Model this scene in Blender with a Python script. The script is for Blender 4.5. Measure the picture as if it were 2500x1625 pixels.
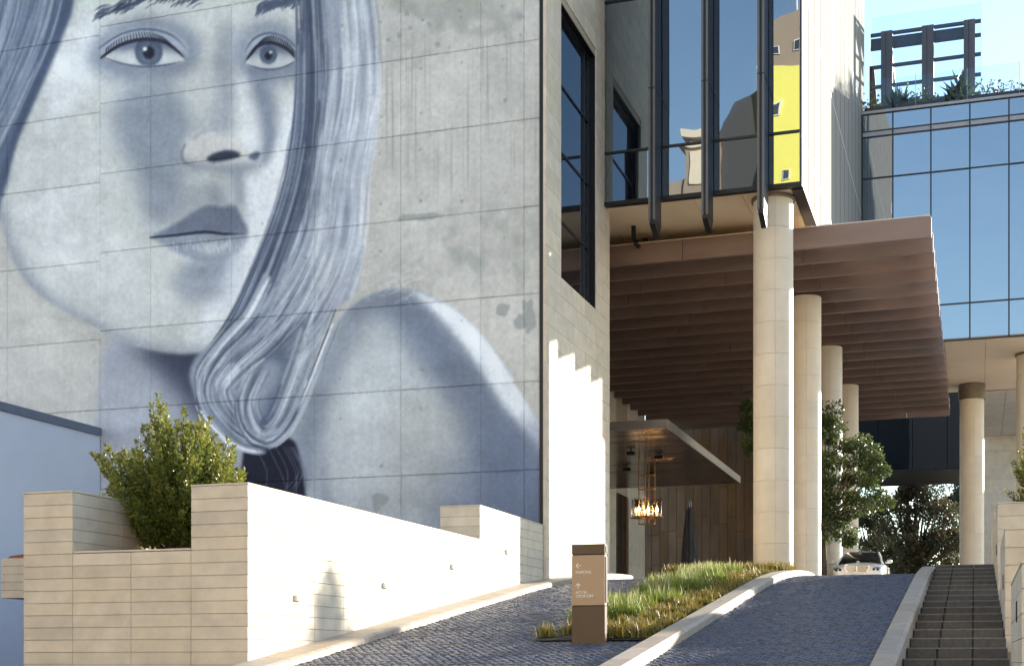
import bpy, bmesh, math, random
import numpy as np
from mathutils import Vector, Matrix
R=math.radians
random.seed(11); NR=np.random.default_rng(5)
for o in list(bpy.data.objects): bpy.data.objects.remove(o)
scene=bpy.context.scene; COL=scene.collection

# ------------------------------------------------------------------ camera, sky, sun, exposure
F=3403.0; CX,HY=1250.0,1612.0            # focal length, centre column and horizon row of the photograph (2500 px wide)
YAW=math.atan(1130/F); SN,CS=math.sin(YAW),math.cos(YAW)
cam=bpy.data.cameras.new('camera'); co=bpy.data.objects.new('camera',cam); COL.objects.link(co)
cam.sensor_width=36; cam.lens=36*F/2500; cam.shift_y=(HY-812.5)/2500; cam.clip_end=3000; cam.clip_start=.05
co.location=(0,0,0); co.rotation_euler=(R(90),0,YAW); scene.camera=co
SUN=Vector((9.17,14.3,4.55)).normalized()
el=math.asin(SUN.z); az=math.atan2(SUN.x,SUN.y)
w=bpy.data.worlds.new('World'); scene.world=w; w.use_nodes=True
nt=w.node_tree; bg=nt.nodes['Background']; sk=nt.nodes.new('ShaderNodeTexSky'); sk.sky_type='NISHITA'
sk.sun_disc=False; sk.sun_elevation=el; sk.sun_rotation=az; sk.air_density=1.0; sk.dust_density=0.15; sk.ozone_density=1.0
nt.links.new(sk.outputs[0],bg.inputs[0]); bg.inputs[1].default_value=.115
sl=bpy.data.lights.new('sun','SUN'); sl.energy=4.4; sl.angle=R(.55); sl.color=(1,.90,.76)
so=bpy.data.objects.new('sun',sl); COL.objects.link(so); so.rotation_euler=SUN.to_track_quat('Z','Y').to_euler()
vs=scene.view_settings; vs.view_transform='Standard'; vs.look='None'; vs.exposure=1.66; vs.gamma=1
scene.render.engine='CYCLES'

# ------------------------------------------------------------------ helpers
def ray(px,py):
    u=(px-CX)/F; v=(HY-py)/F
    return Vector((u*CS-SN, CS+u*SN, v))
def onY(px,py,Y): d=ray(px,py); return d*(Y/d.y)
def onX(px,py,X): d=ray(px,py); return d*(X/d.x)
def xAt(px,Y): return onY(px,0,Y).x
def yAt(px,X): return onX(px,0,X).y
ORG={}
def org(p): return ORG.get(p.name,Vector((0,0,0))) if p else Vector((0,0,0))
def tag(o,label=None,cat=None,group=None,kind=None):
    if label: o['label']=label
    if cat: o['category']=cat
    if group: o['group']=group
    if kind: o['kind']=kind
    return o
def thing(name,loc,label,cat,group=None):
    o=bpy.data.objects.new(name,None); o.empty_display_size=.2; COL.objects.link(o); o.location=loc
    ORG[o.name]=Vector(loc); return tag(o,label,cat,group)
def link_mesh(me,name,parent=None,loc=(0,0,0),rz=0):
    """a mesh object at a WORLD position under an unrotated parent"""
    o=bpy.data.objects.new(name,me); COL.objects.link(o); loc=Vector(loc)
    if parent: o.parent=parent; o.location=loc-org(parent)
    else: o.location=loc
    o.rotation_euler=(0,0,rz); ORG[o.name]=loc
    return o
class MB:
    def __init__(s): s.v=[]; s.f=[]; s.smooth=False
    def add(s,vs,fs):
        n=len(s.v); s.v+=[tuple(a) for a in vs]; s.f+=[tuple(i+n for i in f) for f in fs]; return s
    def box(s,x0,x1,y0,y1,z0,z1):
        x0,x1=min(x0,x1),max(x0,x1); y0,y1=min(y0,y1),max(y0,y1); z0,z1=min(z0,z1),max(z0,z1)
        return s.add([(x0,y0,z0),(x1,y0,z0),(x1,y1,z0),(x0,y1,z0),(x0,y0,z1),(x1,y0,z1),(x1,y1,z1),(x0,y1,z1)],
            [(0,3,2,1),(4,5,6,7),(0,1,5,4),(1,2,6,5),(2,3,7,6),(3,0,4,7)])
    def prism(s,poly,axis,a,b):
        """poly in the two other axes (axis x: (y,z), y: (x,z), z: (x,y))"""
        def p(q,t): return {'x':(t,q[0],q[1]),'y':(q[0],t,q[1]),'z':(q[0],q[1],t)}[axis]
        n=len(poly); vs=[p(q,a) for q in poly]+[p(q,b) for q in poly]
        fs=[tuple(range(n))[::-1],tuple(range(n,2*n))]+[(i,(i+1)%n,n+(i+1)%n,n+i) for i in range(n)]
        return s.add(vs,fs)
    def tube(s,pts,rad,n=8,cap=True):
        pts=[Vector(p) for p in pts]; rr=rad if hasattr(rad,'__len__') else [rad]*len(pts); vs=[]; fs=[]
        for i,p in enumerate(pts):
            d=(pts[min(i+1,len(pts)-1)]-pts[max(i-1,0)]).normalized()
            a=d.cross(Vector((0,0,1)) if abs(d.z)<.9 else Vector((1,0,0))).normalized(); b=d.cross(a)
            for k in range(n):
                t=2*math.pi*k/n; vs.append(p+(a*math.cos(t)+b*math.sin(t))*rr[i])
        for i in range(len(pts)-1):
            for k in range(n): fs.append((i*n+k,i*n+(k+1)%n,(i+1)*n+(k+1)%n,(i+1)*n+k))
        if cap: fs+=[tuple(range(n))[::-1],tuple(range((len(pts)-1)*n,len(pts)*n))]
        return s.add(vs,fs)
    def lathe(s,c,prof,n=32,cap=True,axis='z'):
        c=Vector(c); vs=[]; fs=[]
        for r,h in prof:
            for k in range(n):
                t=2*math.pi*k/n; a,b=r*math.cos(t),r*math.sin(t)
                vs.append(c+Vector({'z':(a,b,h),'x':(h,a,b),'y':(b,h,a)}[axis]))
        m=len(prof)
        for i in range(m-1):
            for k in range(n): fs.append((i*n+k,i*n+(k+1)%n,(i+1)*n+(k+1)%n,(i+1)*n+k))
        if cap: fs+=[tuple(range(n))[::-1],tuple(range((m-1)*n,m*n))]
        return s.add(vs,fs)
    def build(s,name,mat,parent=None,smooth=False,bevel=0,loc=None,autosmooth=None):
        me=bpy.data.meshes.new(name); o0=Vector(loc) if loc is not None else org(parent)
        me.from_pydata([tuple(Vector(a)-o0) for a in s.v],[],s.f); me.update()
        bm=bmesh.new(); bm.from_mesh(me); bmesh.ops.recalc_face_normals(bm,faces=bm.faces)
        if bevel: bmesh.ops.bevel(bm,geom=list(bm.edges),offset=bevel,segments=1,affect='EDGES',profile=.5)
        bm.to_mesh(me); bm.free()
        if mat: me.materials.append(mat)
        if smooth: me.shade_smooth()
        if autosmooth: 
            me.shade_smooth(); me.set_sharp_from_angle(angle=R(autosmooth))
        return link_mesh(me,name,parent,o0)
def fast_mesh(name,V,Fq,mat,parent=None,k=4,smooth=False,loc=None,attrs=None):
    """V (n,3) world floats, Fq (m,k) ints, as ONE mesh object"""
    o0=Vector(loc) if loc is not None else org(parent)
    V=np.asarray(V,np.float32)-np.array(o0,np.float32); Fq=np.asarray(Fq,np.int32)
    me=bpy.data.meshes.new(name); me.vertices.add(len(V)); me.vertices.foreach_set('co',V.ravel())
    me.loops.add(Fq.size); me.loops.foreach_set('vertex_index',Fq.ravel())
    me.polygons.add(len(Fq)); me.polygons.foreach_set('loop_start',np.arange(0,Fq.size,k,dtype=np.int32))
    me.update(calc_edges=True)
    if smooth: me.shade_smooth()
    for an,arr in (attrs or {}).items():
        at=me.color_attributes.new(an,'FLOAT_COLOR','POINT'); at.data.foreach_set('color',np.asarray(arr,np.float32).ravel())
    if mat: me.materials.append(mat)
    return link_mesh(me,name,parent,o0)
BOXC={}
def tile_mesh(w,d,h,mat,bev=.004):
    key=(round(w,3),round(d,3),round(h,3),mat.name,bev)
    if key not in BOXC:
        me=bpy.data.meshes.new('tile'); m=MB().box(-w/2,w/2,-d/2,d/2,-h/2,h/2); me.from_pydata(m.v,[],m.f)
        if bev:
            bm=bmesh.new(); bm.from_mesh(me); bmesh.ops.bevel(bm,geom=list(bm.edges),offset=bev,segments=1,affect='EDGES'); bm.to_mesh(me); bm.free()
        me.materials.append(mat); BOXC[key]=me
    return BOXC[key]
def piece(name,w,d,h,mat,parent,c,rz=0,bev=.004):
    return link_mesh(tile_mesh(w,d,h,mat,bev),name,parent,c,rz)
def clad(name,parent,facing,plane,us,zs,mat,d=.03,gap=.0055,stagger=None,skip=None,bev=.004,jit=.0015):
    """stone tiles on a wall plane. facing '-y': us are X values; '+x'/'-x': us are Y values"""
    for r,(z0,z1) in enumerate(zip(zs[:-1],zs[1:])):
        uu=us(r) if callable(us) else us
        for u0,u1 in zip(uu[:-1],uu[1:]):
            if skip and skip(u0,u1,z0,z1): continue
            w_=u1-u0-gap; h_=z1-z0-gap
            if w_<.02 or h_<.02: continue
            off=d/2-.004+random.uniform(-jit,jit); uc=(u0+u1)/2; zc=(z0+z1)/2
            if facing=='-y': c=(uc,plane-off,zc); rz=0
            elif facing=='+y': c=(uc,plane+off,zc); rz=0
            elif facing=='+x': c=(plane+off,uc,zc); rz=R(90)
            else: c=(plane-off,uc,zc); rz=R(90)
            piece(name,w_,d,h_,mat,parent,c,rz,bev)
def frange(a,b,n): return [a+(b-a)*i/n for i in range(n+1)]

# ------------------------------------------------------------------ materials
MATS={}
def mat(name,col,rough=.6,metal=0,spec=.5,var=0,nscale=3,namt=.12,bump=0,bscale=40,obj=0,stretch=None,hue=None,emit=None,trans=0,ior=1.5,coat=0):
    """procedural Principled: base colour, broad noise mottling, fine relief, per-object variation"""
    m=bpy.data.materials.new(name); m.use_nodes=True; t=m.node_tree; p=t.nodes['Principled BSDF']; L=t.links.new
    p.inputs['Roughness'].default_value=rough; p.inputs['Metallic'].default_value=metal
    p.inputs['Specular IOR Level'].default_value=spec; p.inputs['IOR'].default_value=ior
    if coat: p.inputs['Coat Weight'].default_value=coat; p.inputs['Coat Roughness'].default_value=.05
    if trans: p.inputs['Transmission Weight'].default_value=trans
    if emit: p.inputs['Emission Color'].default_value=(*emit[0],1); p.inputs['Emission Strength'].default_value=emit[1]
    N=t.nodes.new; geo=N('ShaderNodeNewGeometry'); mp=N('ShaderNodeMapping'); L(geo.outputs['Position'],mp.inputs['Vector'])
    if stretch: mp.inputs['Scale'].default_value=stretch
    rgb=N('ShaderNodeRGB'); rgb.outputs[0].default_value=(*col,1); cur=rgb.outputs[0]
    if namt:
        n1=N('ShaderNodeTexNoise'); n1.inputs['Scale'].default_value=nscale; n1.inputs['Detail'].default_value=6; n1.inputs['Roughness'].default_value=.62
        L(mp.outputs[0],n1.inputs['Vector'])
        mr=N('ShaderNodeMapRange'); mr.inputs[1].default_value=.25; mr.inputs[2].default_value=.75; mr.inputs[3].default_value=1-namt; mr.inputs[4].default_value=1+namt
        L(n1.outputs['Fac'],mr.inputs[0])
        hs=N('ShaderNodeHueSaturation'); L(cur,hs.inputs['Color']); L(mr.outputs[0],hs.inputs['Value'])
        if hue:
            m2=N('ShaderNodeMapRange'); m2.inputs[3].default_value=1-hue; m2.inputs[4].default_value=1+hue; L(n1.outputs['Color'],m2.inputs[0]); L(m2.outputs[0],hs.inputs['Saturation'])
        cur=hs.outputs[0]
    if obj:
        oi=N('ShaderNodeObjectInfo'); m3=N('ShaderNodeMapRange'); m3.inputs[3].default_value=1-obj; m3.inputs[4].default_value=1+obj
        L(oi.outputs['Random'],m3.inputs[0]); h2=N('ShaderNodeHueSaturation'); L(cur,h2.inputs['Color']); L(m3.outputs[0],h2.inputs['Value'])
        mu=N('ShaderNodeMath'); mu.operation='MULTIPLY'; mu.inputs[1].default_value=7.31; L(oi.outputs['Random'],mu.inputs[0])
        fr=N('ShaderNodeMath'); fr.operation='FRACT'; L(mu.outputs[0],fr.inputs[0]); m4=N('ShaderNodeMapRange'); m4.inputs[3].default_value=1-obj*1.5; m4.inputs[4].default_value=1+obj*1.5
        L(fr.outputs[0],m4.inputs[0]); L(m4.outputs[0],h2.inputs['Saturation']); cur=h2.outputs[0]
    L(cur,p.inputs['Base Color'])
    if bump:
        n2=N('ShaderNodeTexNoise'); n2.inputs['Scale'].default_value=bscale; n2.inputs['Detail'].default_value=4; L(mp.outputs[0],n2.inputs['Vector'])
        bp=N('ShaderNodeBump'); bp.inputs['Strength'].default_value=bump; bp.inputs['Distance'].default_value=.02
        L(n2.outputs['Fac'],bp.inputs['Height']); L(bp.outputs[0],p.inputs['Normal'])
    MATS[name]=m; return m
def glass_mat(name,tint,refl,dark,rough=.0,wave=.0):
    """solar-coated facade glass: a mirror coat over dark glass, with slight roller waviness"""
    m=bpy.data.materials.new(name); m.use_nodes=True; t=m.node_tree; L=t.links.new; N=t.nodes.new
    p=t.nodes['Principled BSDF']; p.inputs['Base Color'].default_value=(*dark,1); p.inputs['Roughness'].default_value=.05; p.inputs['Specular IOR Level'].default_value=.5
    g=N('ShaderNodeBsdfGlossy'); g.inputs['Color'].default_value=(*tint,1); g.inputs['Roughness'].default_value=rough
    lw=N('ShaderNodeLayerWeight'); lw.inputs['Blend'].default_value=.25
    mr=N('ShaderNodeMapRange'); mr.inputs[3].default_value=refl; mr.inputs[4].default_value=min(1,refl+.25); L(lw.outputs['Fresnel'],mr.inputs[0])
    mx=N('ShaderNodeMixShader'); L(mr.outputs[0],mx.inputs[0]); L(p.outputs[0],mx.inputs[1]); L(g.outputs[0],mx.inputs[2]); L(mx.outputs[0],t.nodes['Material Output'].inputs[0])
    if wave:
        geo=N('ShaderNodeNewGeometry'); n=N('ShaderNodeTexNoise'); n.inputs['Scale'].default_value=.55; n.inputs['Detail'].default_value=1.5; L(geo.outputs['Position'],n.inputs['Vector'])
        b=N('ShaderNodeBump'); b.inputs['Strength'].default_value=wave; b.inputs['Distance'].default_value=.05; L(n.outputs['Fac'],b.inputs['Height']); L(b.outputs[0],g.inputs['Normal'])
    MATS[name]=m; return m
STONE=mat('limestone',(.63,.565,.46),.65,spec=.2,nscale=2.6,namt=.15,obj=.06,bump=.06,bscale=60,hue=.15)
STONE_JOINT=mat('stone_joint',(.42,.35,.265),.8,namt=.05)
STONE_COL=mat('column_limestone',(.72,.63,.50),.5,nscale=1.5,namt=.07,obj=.05,bump=.04,bscale=50)
KERB=mat('kerb_stone',(.44,.37,.29),.6,nscale=4,namt=.18,obj=.10,bump=.12,bscale=30)
SETT=mat('basalt_sett',(.088,.100,.134),.36,nscale=9,namt=.55,bump=.25,bscale=120,spec=.45)
SETT_BED=mat('sett_bed',(.05,.052,.058),.7,nscale=4,namt=.3,bump=.3,bscale=60)
JOINT=mat('joint_strip',(.115,.10,.092),.6,nscale=6,namt=.5)
BASALT=mat('basalt_step',(.055,.058,.066),.5,nscale=14,namt=.4,obj=.14,bump=.12,bscale=90)
EDGE_HIGHLIGHT=mat('step_edge_highlight',(.15,.15,.148),.5,nscale=14,namt=.3)
BASALT_SIDE=mat('step_bed',(.04,.04,.042),.8,namt=.1)
GROUND=mat('street_asphalt',(.06,.06,.062),.85,nscale=2,namt=.2,bump=.2,bscale=80)
PLAZA=mat('forecourt_stone',(.30,.28,.26),.5,nscale=1.5,namt=.2,bump=.1)
SOIL=mat('soil',(.035,.024,.017),.9,nscale=8,namt=.5,bump=.6,bscale=30)
CONC=mat('concrete_back',(.30,.30,.29),.8,nscale=1,namt=.1)
BLACK=mat('black_metal',(.018,.019,.022),.4,metal=.6,namt=.1)
DARKF=mat('dark_frame',(.025,.028,.035),.35,metal=.5,namt=.1)
BRONZE=mat('bronze_louvre',(.225,.165,.148),.42,metal=.35,nscale=.9,namt=.16,obj=.10,bump=.03,bscale=30,stretch=(.4,1,2))
BRONZE_DK=mat('bronze_dark',(.06,.045,.04),.5,metal=.3,namt=.1)
BRONZE_WALL=mat('bronze_panel',(.15,.092,.052),.45,metal=.35,nscale=.8,namt=.35,obj=.12,stretch=(2,2,.5))
SOFFIT=mat('soffit_panel',(.78,.63,.46),.6,nscale=1.2,namt=.05,obj=.02)
WHITE_METAL=mat('white_screen',(.62,.61,.58),.5,metal=.1,nscale=2,namt=.05,obj=.03)
BLUEWHITE=mat('painted_render',(.62,.69,.82),.8,nscale=.6,namt=.06,bump=.04,bscale=30)
FLASH=mat('blue_grey_flashing',(.16,.20,.27),.5,metal=.3,namt=.08)
GLASS=glass_mat('tower_glass',(.62,.70,.76),.34,(.01,.014,.02),wave=.10)
GLASS2=glass_mat('link_glass',(.64,.72,.80),.36,(.03,.05,.07),wave=.14)
GLASS_DK=glass_mat('dark_glass',(.35,.38,.42),.30,(.006,.008,.010),wave=.15)
GLASS_WIN=glass_mat('window_glass',(.40,.50,.64),.32,(.008,.010,.014),wave=.02)
FIN_FACE=mat('fin_mesh',(.13,.135,.14),.55,metal=.2,namt=.1)
FIN_SIDE=mat('fin_side',(.028,.033,.050),.55,metal=.0,namt=.1)
def clear_glass(name,tint=(.93,.96,.985),a=.86):
    m=bpy.data.materials.new(name); m.use_nodes=True; t=m.node_tree; L=t.links.new; N=t.nodes.new
    tr=N('ShaderNodeBsdfTransparent'); tr.inputs[0].default_value=(*tint,1); g=N('ShaderNodeBsdfGlossy'); g.inputs['Roughness'].default_value=.02
    lw=N('ShaderNodeLayerWeight'); pw=N('ShaderNodeMath'); pw.operation='POWER'; pw.inputs[1].default_value=4; L(lw.outputs['Facing'],pw.inputs[0])
    fr=N('ShaderNodeMapRange'); fr.inputs[3].default_value=.02; fr.inputs[4].default_value=.85; L(pw.outputs[0],fr.inputs[0])
    mx=N('ShaderNodeMixShader'); L(fr.outputs[0],mx.inputs[0]); L(tr.outputs[0],mx.inputs[1]); L(g.outputs[0],mx.inputs[2]); L(mx.outputs[0],t.nodes['Material Output'].inputs[0])
    return m
CLEAR=clear_glass('clear_glass')
def leaf_mat(name,col,col2,rough=.42,tr=.35):
    m=bpy.data.materials.new(name); m.use_nodes=True; t=m.node_tree; L=t.links.new; N=t.nodes.new; p=t.nodes['Principled BSDF']
    p.inputs['Roughness'].default_value=rough; p.inputs['Specular IOR Level'].default_value=.5
    at=N('ShaderNodeVertexColor'); at.layer_name='tint'; mx=N('ShaderNodeMix'); mx.data_type='RGBA'
    sp=N('ShaderNodeSeparateColor'); L(at.outputs[0],sp.inputs[0]); L(sp.outputs[0],mx.inputs[0]); mx.inputs[6].default_value=(*col,1); mx.inputs[7].default_value=(*col2,1)
    L(mx.outputs[2],p.inputs['Base Color'])
    tl=N('ShaderNodeBsdfTranslucent'); L(mx.outputs[2],tl.inputs[0]); ms=N('ShaderNodeMixShader'); ms.inputs[0].default_value=tr
    L(p.outputs[0],ms.inputs[1]); L(tl.outputs[0],ms.inputs[2]); L(ms.outputs[0],t.nodes['Material Output'].inputs[0]); return m
LEAF=leaf_mat('shrub_leaf',(.070,.110,.018),(.260,.270,.050))
LEAF_FICUS=leaf_mat('ficus_leaf',(.040,.075,.022),(.130,.160,.045))
LEAF_DARK=leaf_mat('far_leaf',(.045,.065,.028),(.150,.105,.055))
GRASS_G=leaf_mat('grass_blade',(.11,.19,.022),(.33,.36,.08),.5,.4)
GRASS_O=leaf_mat('sedge_blade',(.11,.145,.025),(.34,.23,.060),.5,.3)
DIFFUSER=leaf_mat('diffuser_deck',(.75,.72,.68),(.75,.72,.68),.6,.75)
BARK=mat('bark',(.10,.08,.06),.9,nscale=8,namt=.3,bump=.5,bscale=30)

# ------------------------------------------------------------------ the painting on the wall
def make_mural():
    """A plain stand-in portrait in grey-blue tones on bare concrete, painted into a raster that covers the wall."""
    S=2.0; X0,Y0,X1,Y1=-220,-160,1340,1330
    W=int((X1-X0)/S); H=int((Y1-Y0)/S)
    rng=np.random.default_rng(7)
    yy,xx=np.mgrid[0:H,0:W]; PX=xx*S+X0; PY=yy*S+Y0
    F1,F0=960,900; fx=np.fft.rfftfreq(F1)[None,:]; fy=np.fft.fftfreq(F0)[:,None]
    def noise(sx,sy):
        n=rng.standard_normal((F0,F1))
        n=np.fft.irfft2(np.fft.rfft2(n)*np.exp(-2*np.pi**2*((sx/S*fx)**2+(sy/S*fy)**2)),s=(F0,F1))[:H,:W]
        return n/n.std()
    def spline(pts,n=14,closed=True):
        P=np.array(pts,float); m=len(P); out=[]
        for i in range(m if closed else m-1):
            a,b,c,d=[P[(i+k)%m] if closed else P[min(max(i+k,0),m-1)] for k in(-1,0,1,2)]
            for t in np.linspace(0,1,n,endpoint=False):
                out.append(.5*((2*b)+(-a+c)*t+(2*a-5*b+4*c-d)*t*t+(-a+3*b-3*c+d)*t**3))
        if not closed: out.append(P[-1])
        return np.array(out)
    def gauss1(a,s,ax):
        r=int(3*s)+1; k=np.exp(-.5*(np.arange(-r,r+1)/s)**2); k/=k.sum()
        p=np.pad(a,[(r,r) if i==ax else (0,0) for i in (0,1)],mode='edge')
        cs=[slice(None)]*2; out=np.zeros_like(a); n=a.shape[ax]
        for i,w in enumerate(k):
            cs[ax]=slice(i,i+n); out+=w*p[tuple(cs)]
        return out
    def mask(pts,soft=4,smooth=True):
        P=spline(pts) if smooth else np.array(pts,float)
        m=3.2*soft+4
        x0=max(0,int((P[:,0].min()-m-X0)/S)); x1=min(W,int((P[:,0].max()+m-X0)/S)+2)
        y0=max(0,int((P[:,1].min()-m-Y0)/S)); y1=min(H,int((P[:,1].max()+m-Y0)/S)+2)
        full=np.zeros((H,W))
        if x1<=x0 or y1<=y0: return full
        gx=PX[y0:y1,x0:x1]; gy=PY[y0:y1,x0:x1]
        d=max(1,int(soft/S/3)) # soft shapes are filled and blurred on a coarser raster
        gx=gx[::d,::d]; gy=gy[::d,::d]; ins=np.zeros(gx.shape,bool); q=np.roll(P,-1,0); col=gy[:,0]
        for (ax,ay),(bx,by) in zip(P,q):
            if ay==by: continue
            r0,r1=np.searchsorted(col,(min(ay,by),max(ay,by)))
            if r1<=r0: continue
            ins[r0:r1]^=gx[r0:r1]<(ax+(gy[r0:r1,:1]-ay)/(by-ay)*(bx-ax))
        a=ins.astype(float); sg=soft/S/d
        if sg>.3: a=gauss1(gauss1(a,sg,0),sg,1)
        if d>1:
            ry=np.minimum(np.arange(y1-y0)/d,a.shape[0]-1.001); rx=np.minimum(np.arange(x1-x0)/d,a.shape[1]-1.001)
            if a.shape[0]<2 or a.shape[1]<2: a=np.repeat(np.repeat(a,d,0),d,1)[:y1-y0,:x1-x0]
            else:
                iy=ry.astype(int); ix=rx.astype(int); fy_=(ry-iy)[:,None]; fx_=(rx-ix)[None]
                a=(a[iy][:,ix]*(1-fx_)+a[iy][:,ix+1]*fx_)*(1-fy_)+(a[iy+1][:,ix]*(1-fx_)+a[iy+1][:,ix+1]*fx_)*fy_
        full[y0:y1,x0:x1]=np.clip(a,0,1)
        return full
    c=lambda v:np.array(v,float)/255
    conc=c((186,188,187)); light=c((203,209,214)); pale=c((222,229,238)); mid=c((158,166,176)); warm=c((188,187,183))
    shade=c((122,132,150)); dark=c((84,95,116)); deep=c((55,62,82)); ink=c((44,47,62))
    img=np.empty((H,W,3)); img[:]=conc
    def lay(m,col,a=1.0):
        r=np.flatnonzero(m.any(1)); k=np.flatnonzero(m.any(0))
        if not len(r): return
        b=(slice(r[0],r[-1]+1),slice(k[0],k[-1]+1)); m=(m[b]*a)[...,None]; img[b]=img[b]*(1-m)+m*col
    def stroke(p,w,col,a=.8):
        P=spline(p,3,False); L=len(P)
        x0=max(0,int((P[:,0].min()-w*2-X0)/S)); x1=min(W,int((P[:,0].max()+w*2-X0)/S)+2)
        y0=max(0,int((P[:,1].min()-w*2-Y0)/S)); y1=min(H,int((P[:,1].max()+w*2-Y0)/S)+2)
        if x1<=x0 or y1<=y0: return
        gx=PX[y0:y1,x0:x1]; gy=PY[y0:y1,x0:x1]; best=np.zeros(gx.shape)
        for i in range(L-1):
            a0,b0=P[i],P[i+1]; d=b0-a0; l2=d@d+1e-9
            t=np.clip(((gx-a0[0])*d[0]+(gy-a0[1])*d[1])/l2,0,1)
            dd=np.hypot(gx-a0[0]-t*d[0],gy-a0[1]-t*d[1])
            f=(i+t)/(L-1); ww=w*(.35+1.3*np.sqrt(np.clip(f*(1-f),0,1)))
            best=np.maximum(best,np.clip((ww-dd)/S+.6,0,1)*np.clip(4*(1-f)+.1,0,1))
        m=(best*a)[...,None]; img[y0:y1,x0:x1]=img[y0:y1,x0:x1]*(1-m)+m*col
    def strands(n,path,spread0,spread1,cols,w=(1.2,3.2),a=(.3,.75),seg=(.25,.6)):
        P=spline(path,20,False); L=len(P)
        T=np.gradient(P,axis=0); T/=np.linalg.norm(T,axis=1)[:,None]+1e-9; N=np.stack([-T[:,1],T[:,0]],1)
        for k in range(n):
            u=rng.uniform(-1,1); l=rng.uniform(*seg); s=rng.uniform(-.05,1-l*.7); i0=int(max(0,s)*(L-1)); i1=int(min(1,s+l)*(L-1))
            if i1-i0<4: continue
            ii=np.linspace(i0,i1,6).astype(int); f=ii/(L-1)
            off=u*(spread0+(spread1-spread0)*f)+rng.normal(0,4)+rng.normal(0,9)*(f-f[0])
            pts=P[ii]+N[ii]*off[:,None]
            stroke(pts,rng.uniform(*w),cols[rng.integers(len(cols))]+rng.normal(0,.015),rng.uniform(*a))
    # ---- neck, back and shoulder
    lay(mask([(300,790),(620,760),(640,900),(720,1100),(740,1400),(230,1400),(240,1000)],8),c((156,163,176)))
    lay(mask([(330,830),(470,800),(560,800),(600,900),(560,1000),(500,1050),(430,960),(380,900)],26),deep,.85)
    lay(mask([(250,960),(330,930),(420,1000),(520,1100),(560,1400),(230,1400)],40),c((170,176,188)),.8)
    sh=mask([(700,1120),(735,960),(790,840),(850,755),(930,708),(1010,708),(1100,748),(1170,810),(1240,905),(1300,1010),(1345,1075),(1400,1420),(690,1420)],3)
    lay(sh,c((176,184,191)))
    lay(sh*mask([(820,770),(930,712),(1030,712),(1120,820),(1230,960),(1330,1130),(1400,1420),(1190,1420),(1180,1180),(1100,1010),(1000,850),(930,770)],24),c((118,129,148)),.95)
    lay(sh*mask([(1000,705),(1110,752),(1180,815),(1250,905),(1345,1060),(1345,1130),(1290,1060),(1220,975),(1140,850),(1060,760)],8),pale,.92)
    lay(sh*mask([(780,960),(900,930),(980,1010),(1000,1150),(900,1220),(780,1200),(740,1100)],45),c((196,203,208)),.75)
    lay(sh*mask([(710,1100),(750,950),(850,760),(900,740),(840,880),(790,1040),(760,1200),(735,1300)],22),shade,.75)
    lay(sh*mask([(985,960),(1100,1000),(1140,1150),(1080,1250),(960,1250)],40),c((184,187,188)),.6)
    lay(sh*mask([(1120,1110),(1345,1060),(1345,1350),(1080,1350)],50),c((112,124,146)),.75)
    lay(mask([(792,1100),(800,1180),(830,1260),(850,1330),(760,1330),(780,1220)],10),shade,.5)
    lay(mask([(598,1085),(660,1080),(725,1090),(742,1330),(598,1330)],3),ink)
    # ---- face
    face=mask([(190,-170),(640,-170),(742,-60),(735,70),(728,150),(726,260),(715,380),(690,500),(640,650),(585,770),(520,848),(430,862),(330,842),(220,790),(110,730),(40,650),(0,520),(10,400),(70,270),(140,120)],4)
    lay(face,c((190,196,198)))
    lay(face*mask([(20,560),(60,420),(150,330),(240,340),(230,520),(200,660),(120,700),(60,640)],40),light,.7)
    lay(face*mask([(640,400),(725,240),(720,360),(640,640),(560,800),(470,850),(520,700)],20),pale,.85)
    lay(face*mask([(150,100),(230,30),(260,120),(180,250),(110,330),(90,290)],22),pale,.55)
    for k in range(620):
        x=rng.uniform(20,720); y=rng.uniform(-150,840); a_=rng.uniform(-.5,.5)+(x-380)*.002+1.1; r_=rng.uniform(14,48)
        stroke([(x-np.cos(a_)*r_,y-np.sin(a_)*r_),(x+rng.normal(0,3),y),(x+np.cos(a_)*r_,y+np.sin(a_)*r_)],rng.uniform(4,13),np.clip(img[min(H-1,max(0,int((y-Y0)/S))),min(W-1,int((x-X0)/S))]+rng.normal(0,.028),0,1),.35)
    lay(face*mask([(300,220),(420,210),(470,300),(450,420),(430,520),(360,540),(330,420),(280,330)],22),c((134,145,160)),.85)
    lay(face*mask([(440,460),(560,440),(600,500),(560,560),(440,560),(390,520)],24),c((146,155,168)),.55)
    lay(face*mask([(470,640),(590,620),(560,720),(470,740),(420,700)],15),c((140,150,165)),.75)
    lay(face*mask([(0,480),(30,600),(110,715),(240,790),(400,850),(520,848),(430,875),(200,830),(-40,640)],16),shade,.75)
    lay(face*mask([(230,680),(300,730),(420,760),(380,800),(260,770),(200,720)],30),light,.6)
    # nose: side plane, ridge, ball, wings
    lay(mask([(575,60),(545,160),(525,260),(490,330),(455,390),(480,400),(560,330),(590,220),(600,110)],15)*face,c((150,158,170)),.85)
    lay(mask([(585,40),(600,160),(625,270),(640,320),(632,380),(600,395),(585,330),(575,200),(565,100)],14),light,.9)
    lay(mask([(636,90),(660,200),(680,290),(660,380),(640,400),(636,310),(612,200)],12)*face,shade,.75)
    lay(mask([(455,345),(500,318),(560,330),(610,360),(598,400),(540,398),(470,402),(445,378)],9),c((196,198,199)),.9)
    lay(mask([(448,388),(490,402),(560,402),(610,398),(640,392),(600,425),(520,418),(470,412)],9),shade,.7)
    lay(mask([(505,386),(535,370),(570,368),(588,380),(560,390),(520,396)],3),deep,.95)
    lay(mask([(606,382),(626,370),(636,378),(622,392)],3),dark,.9)
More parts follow.
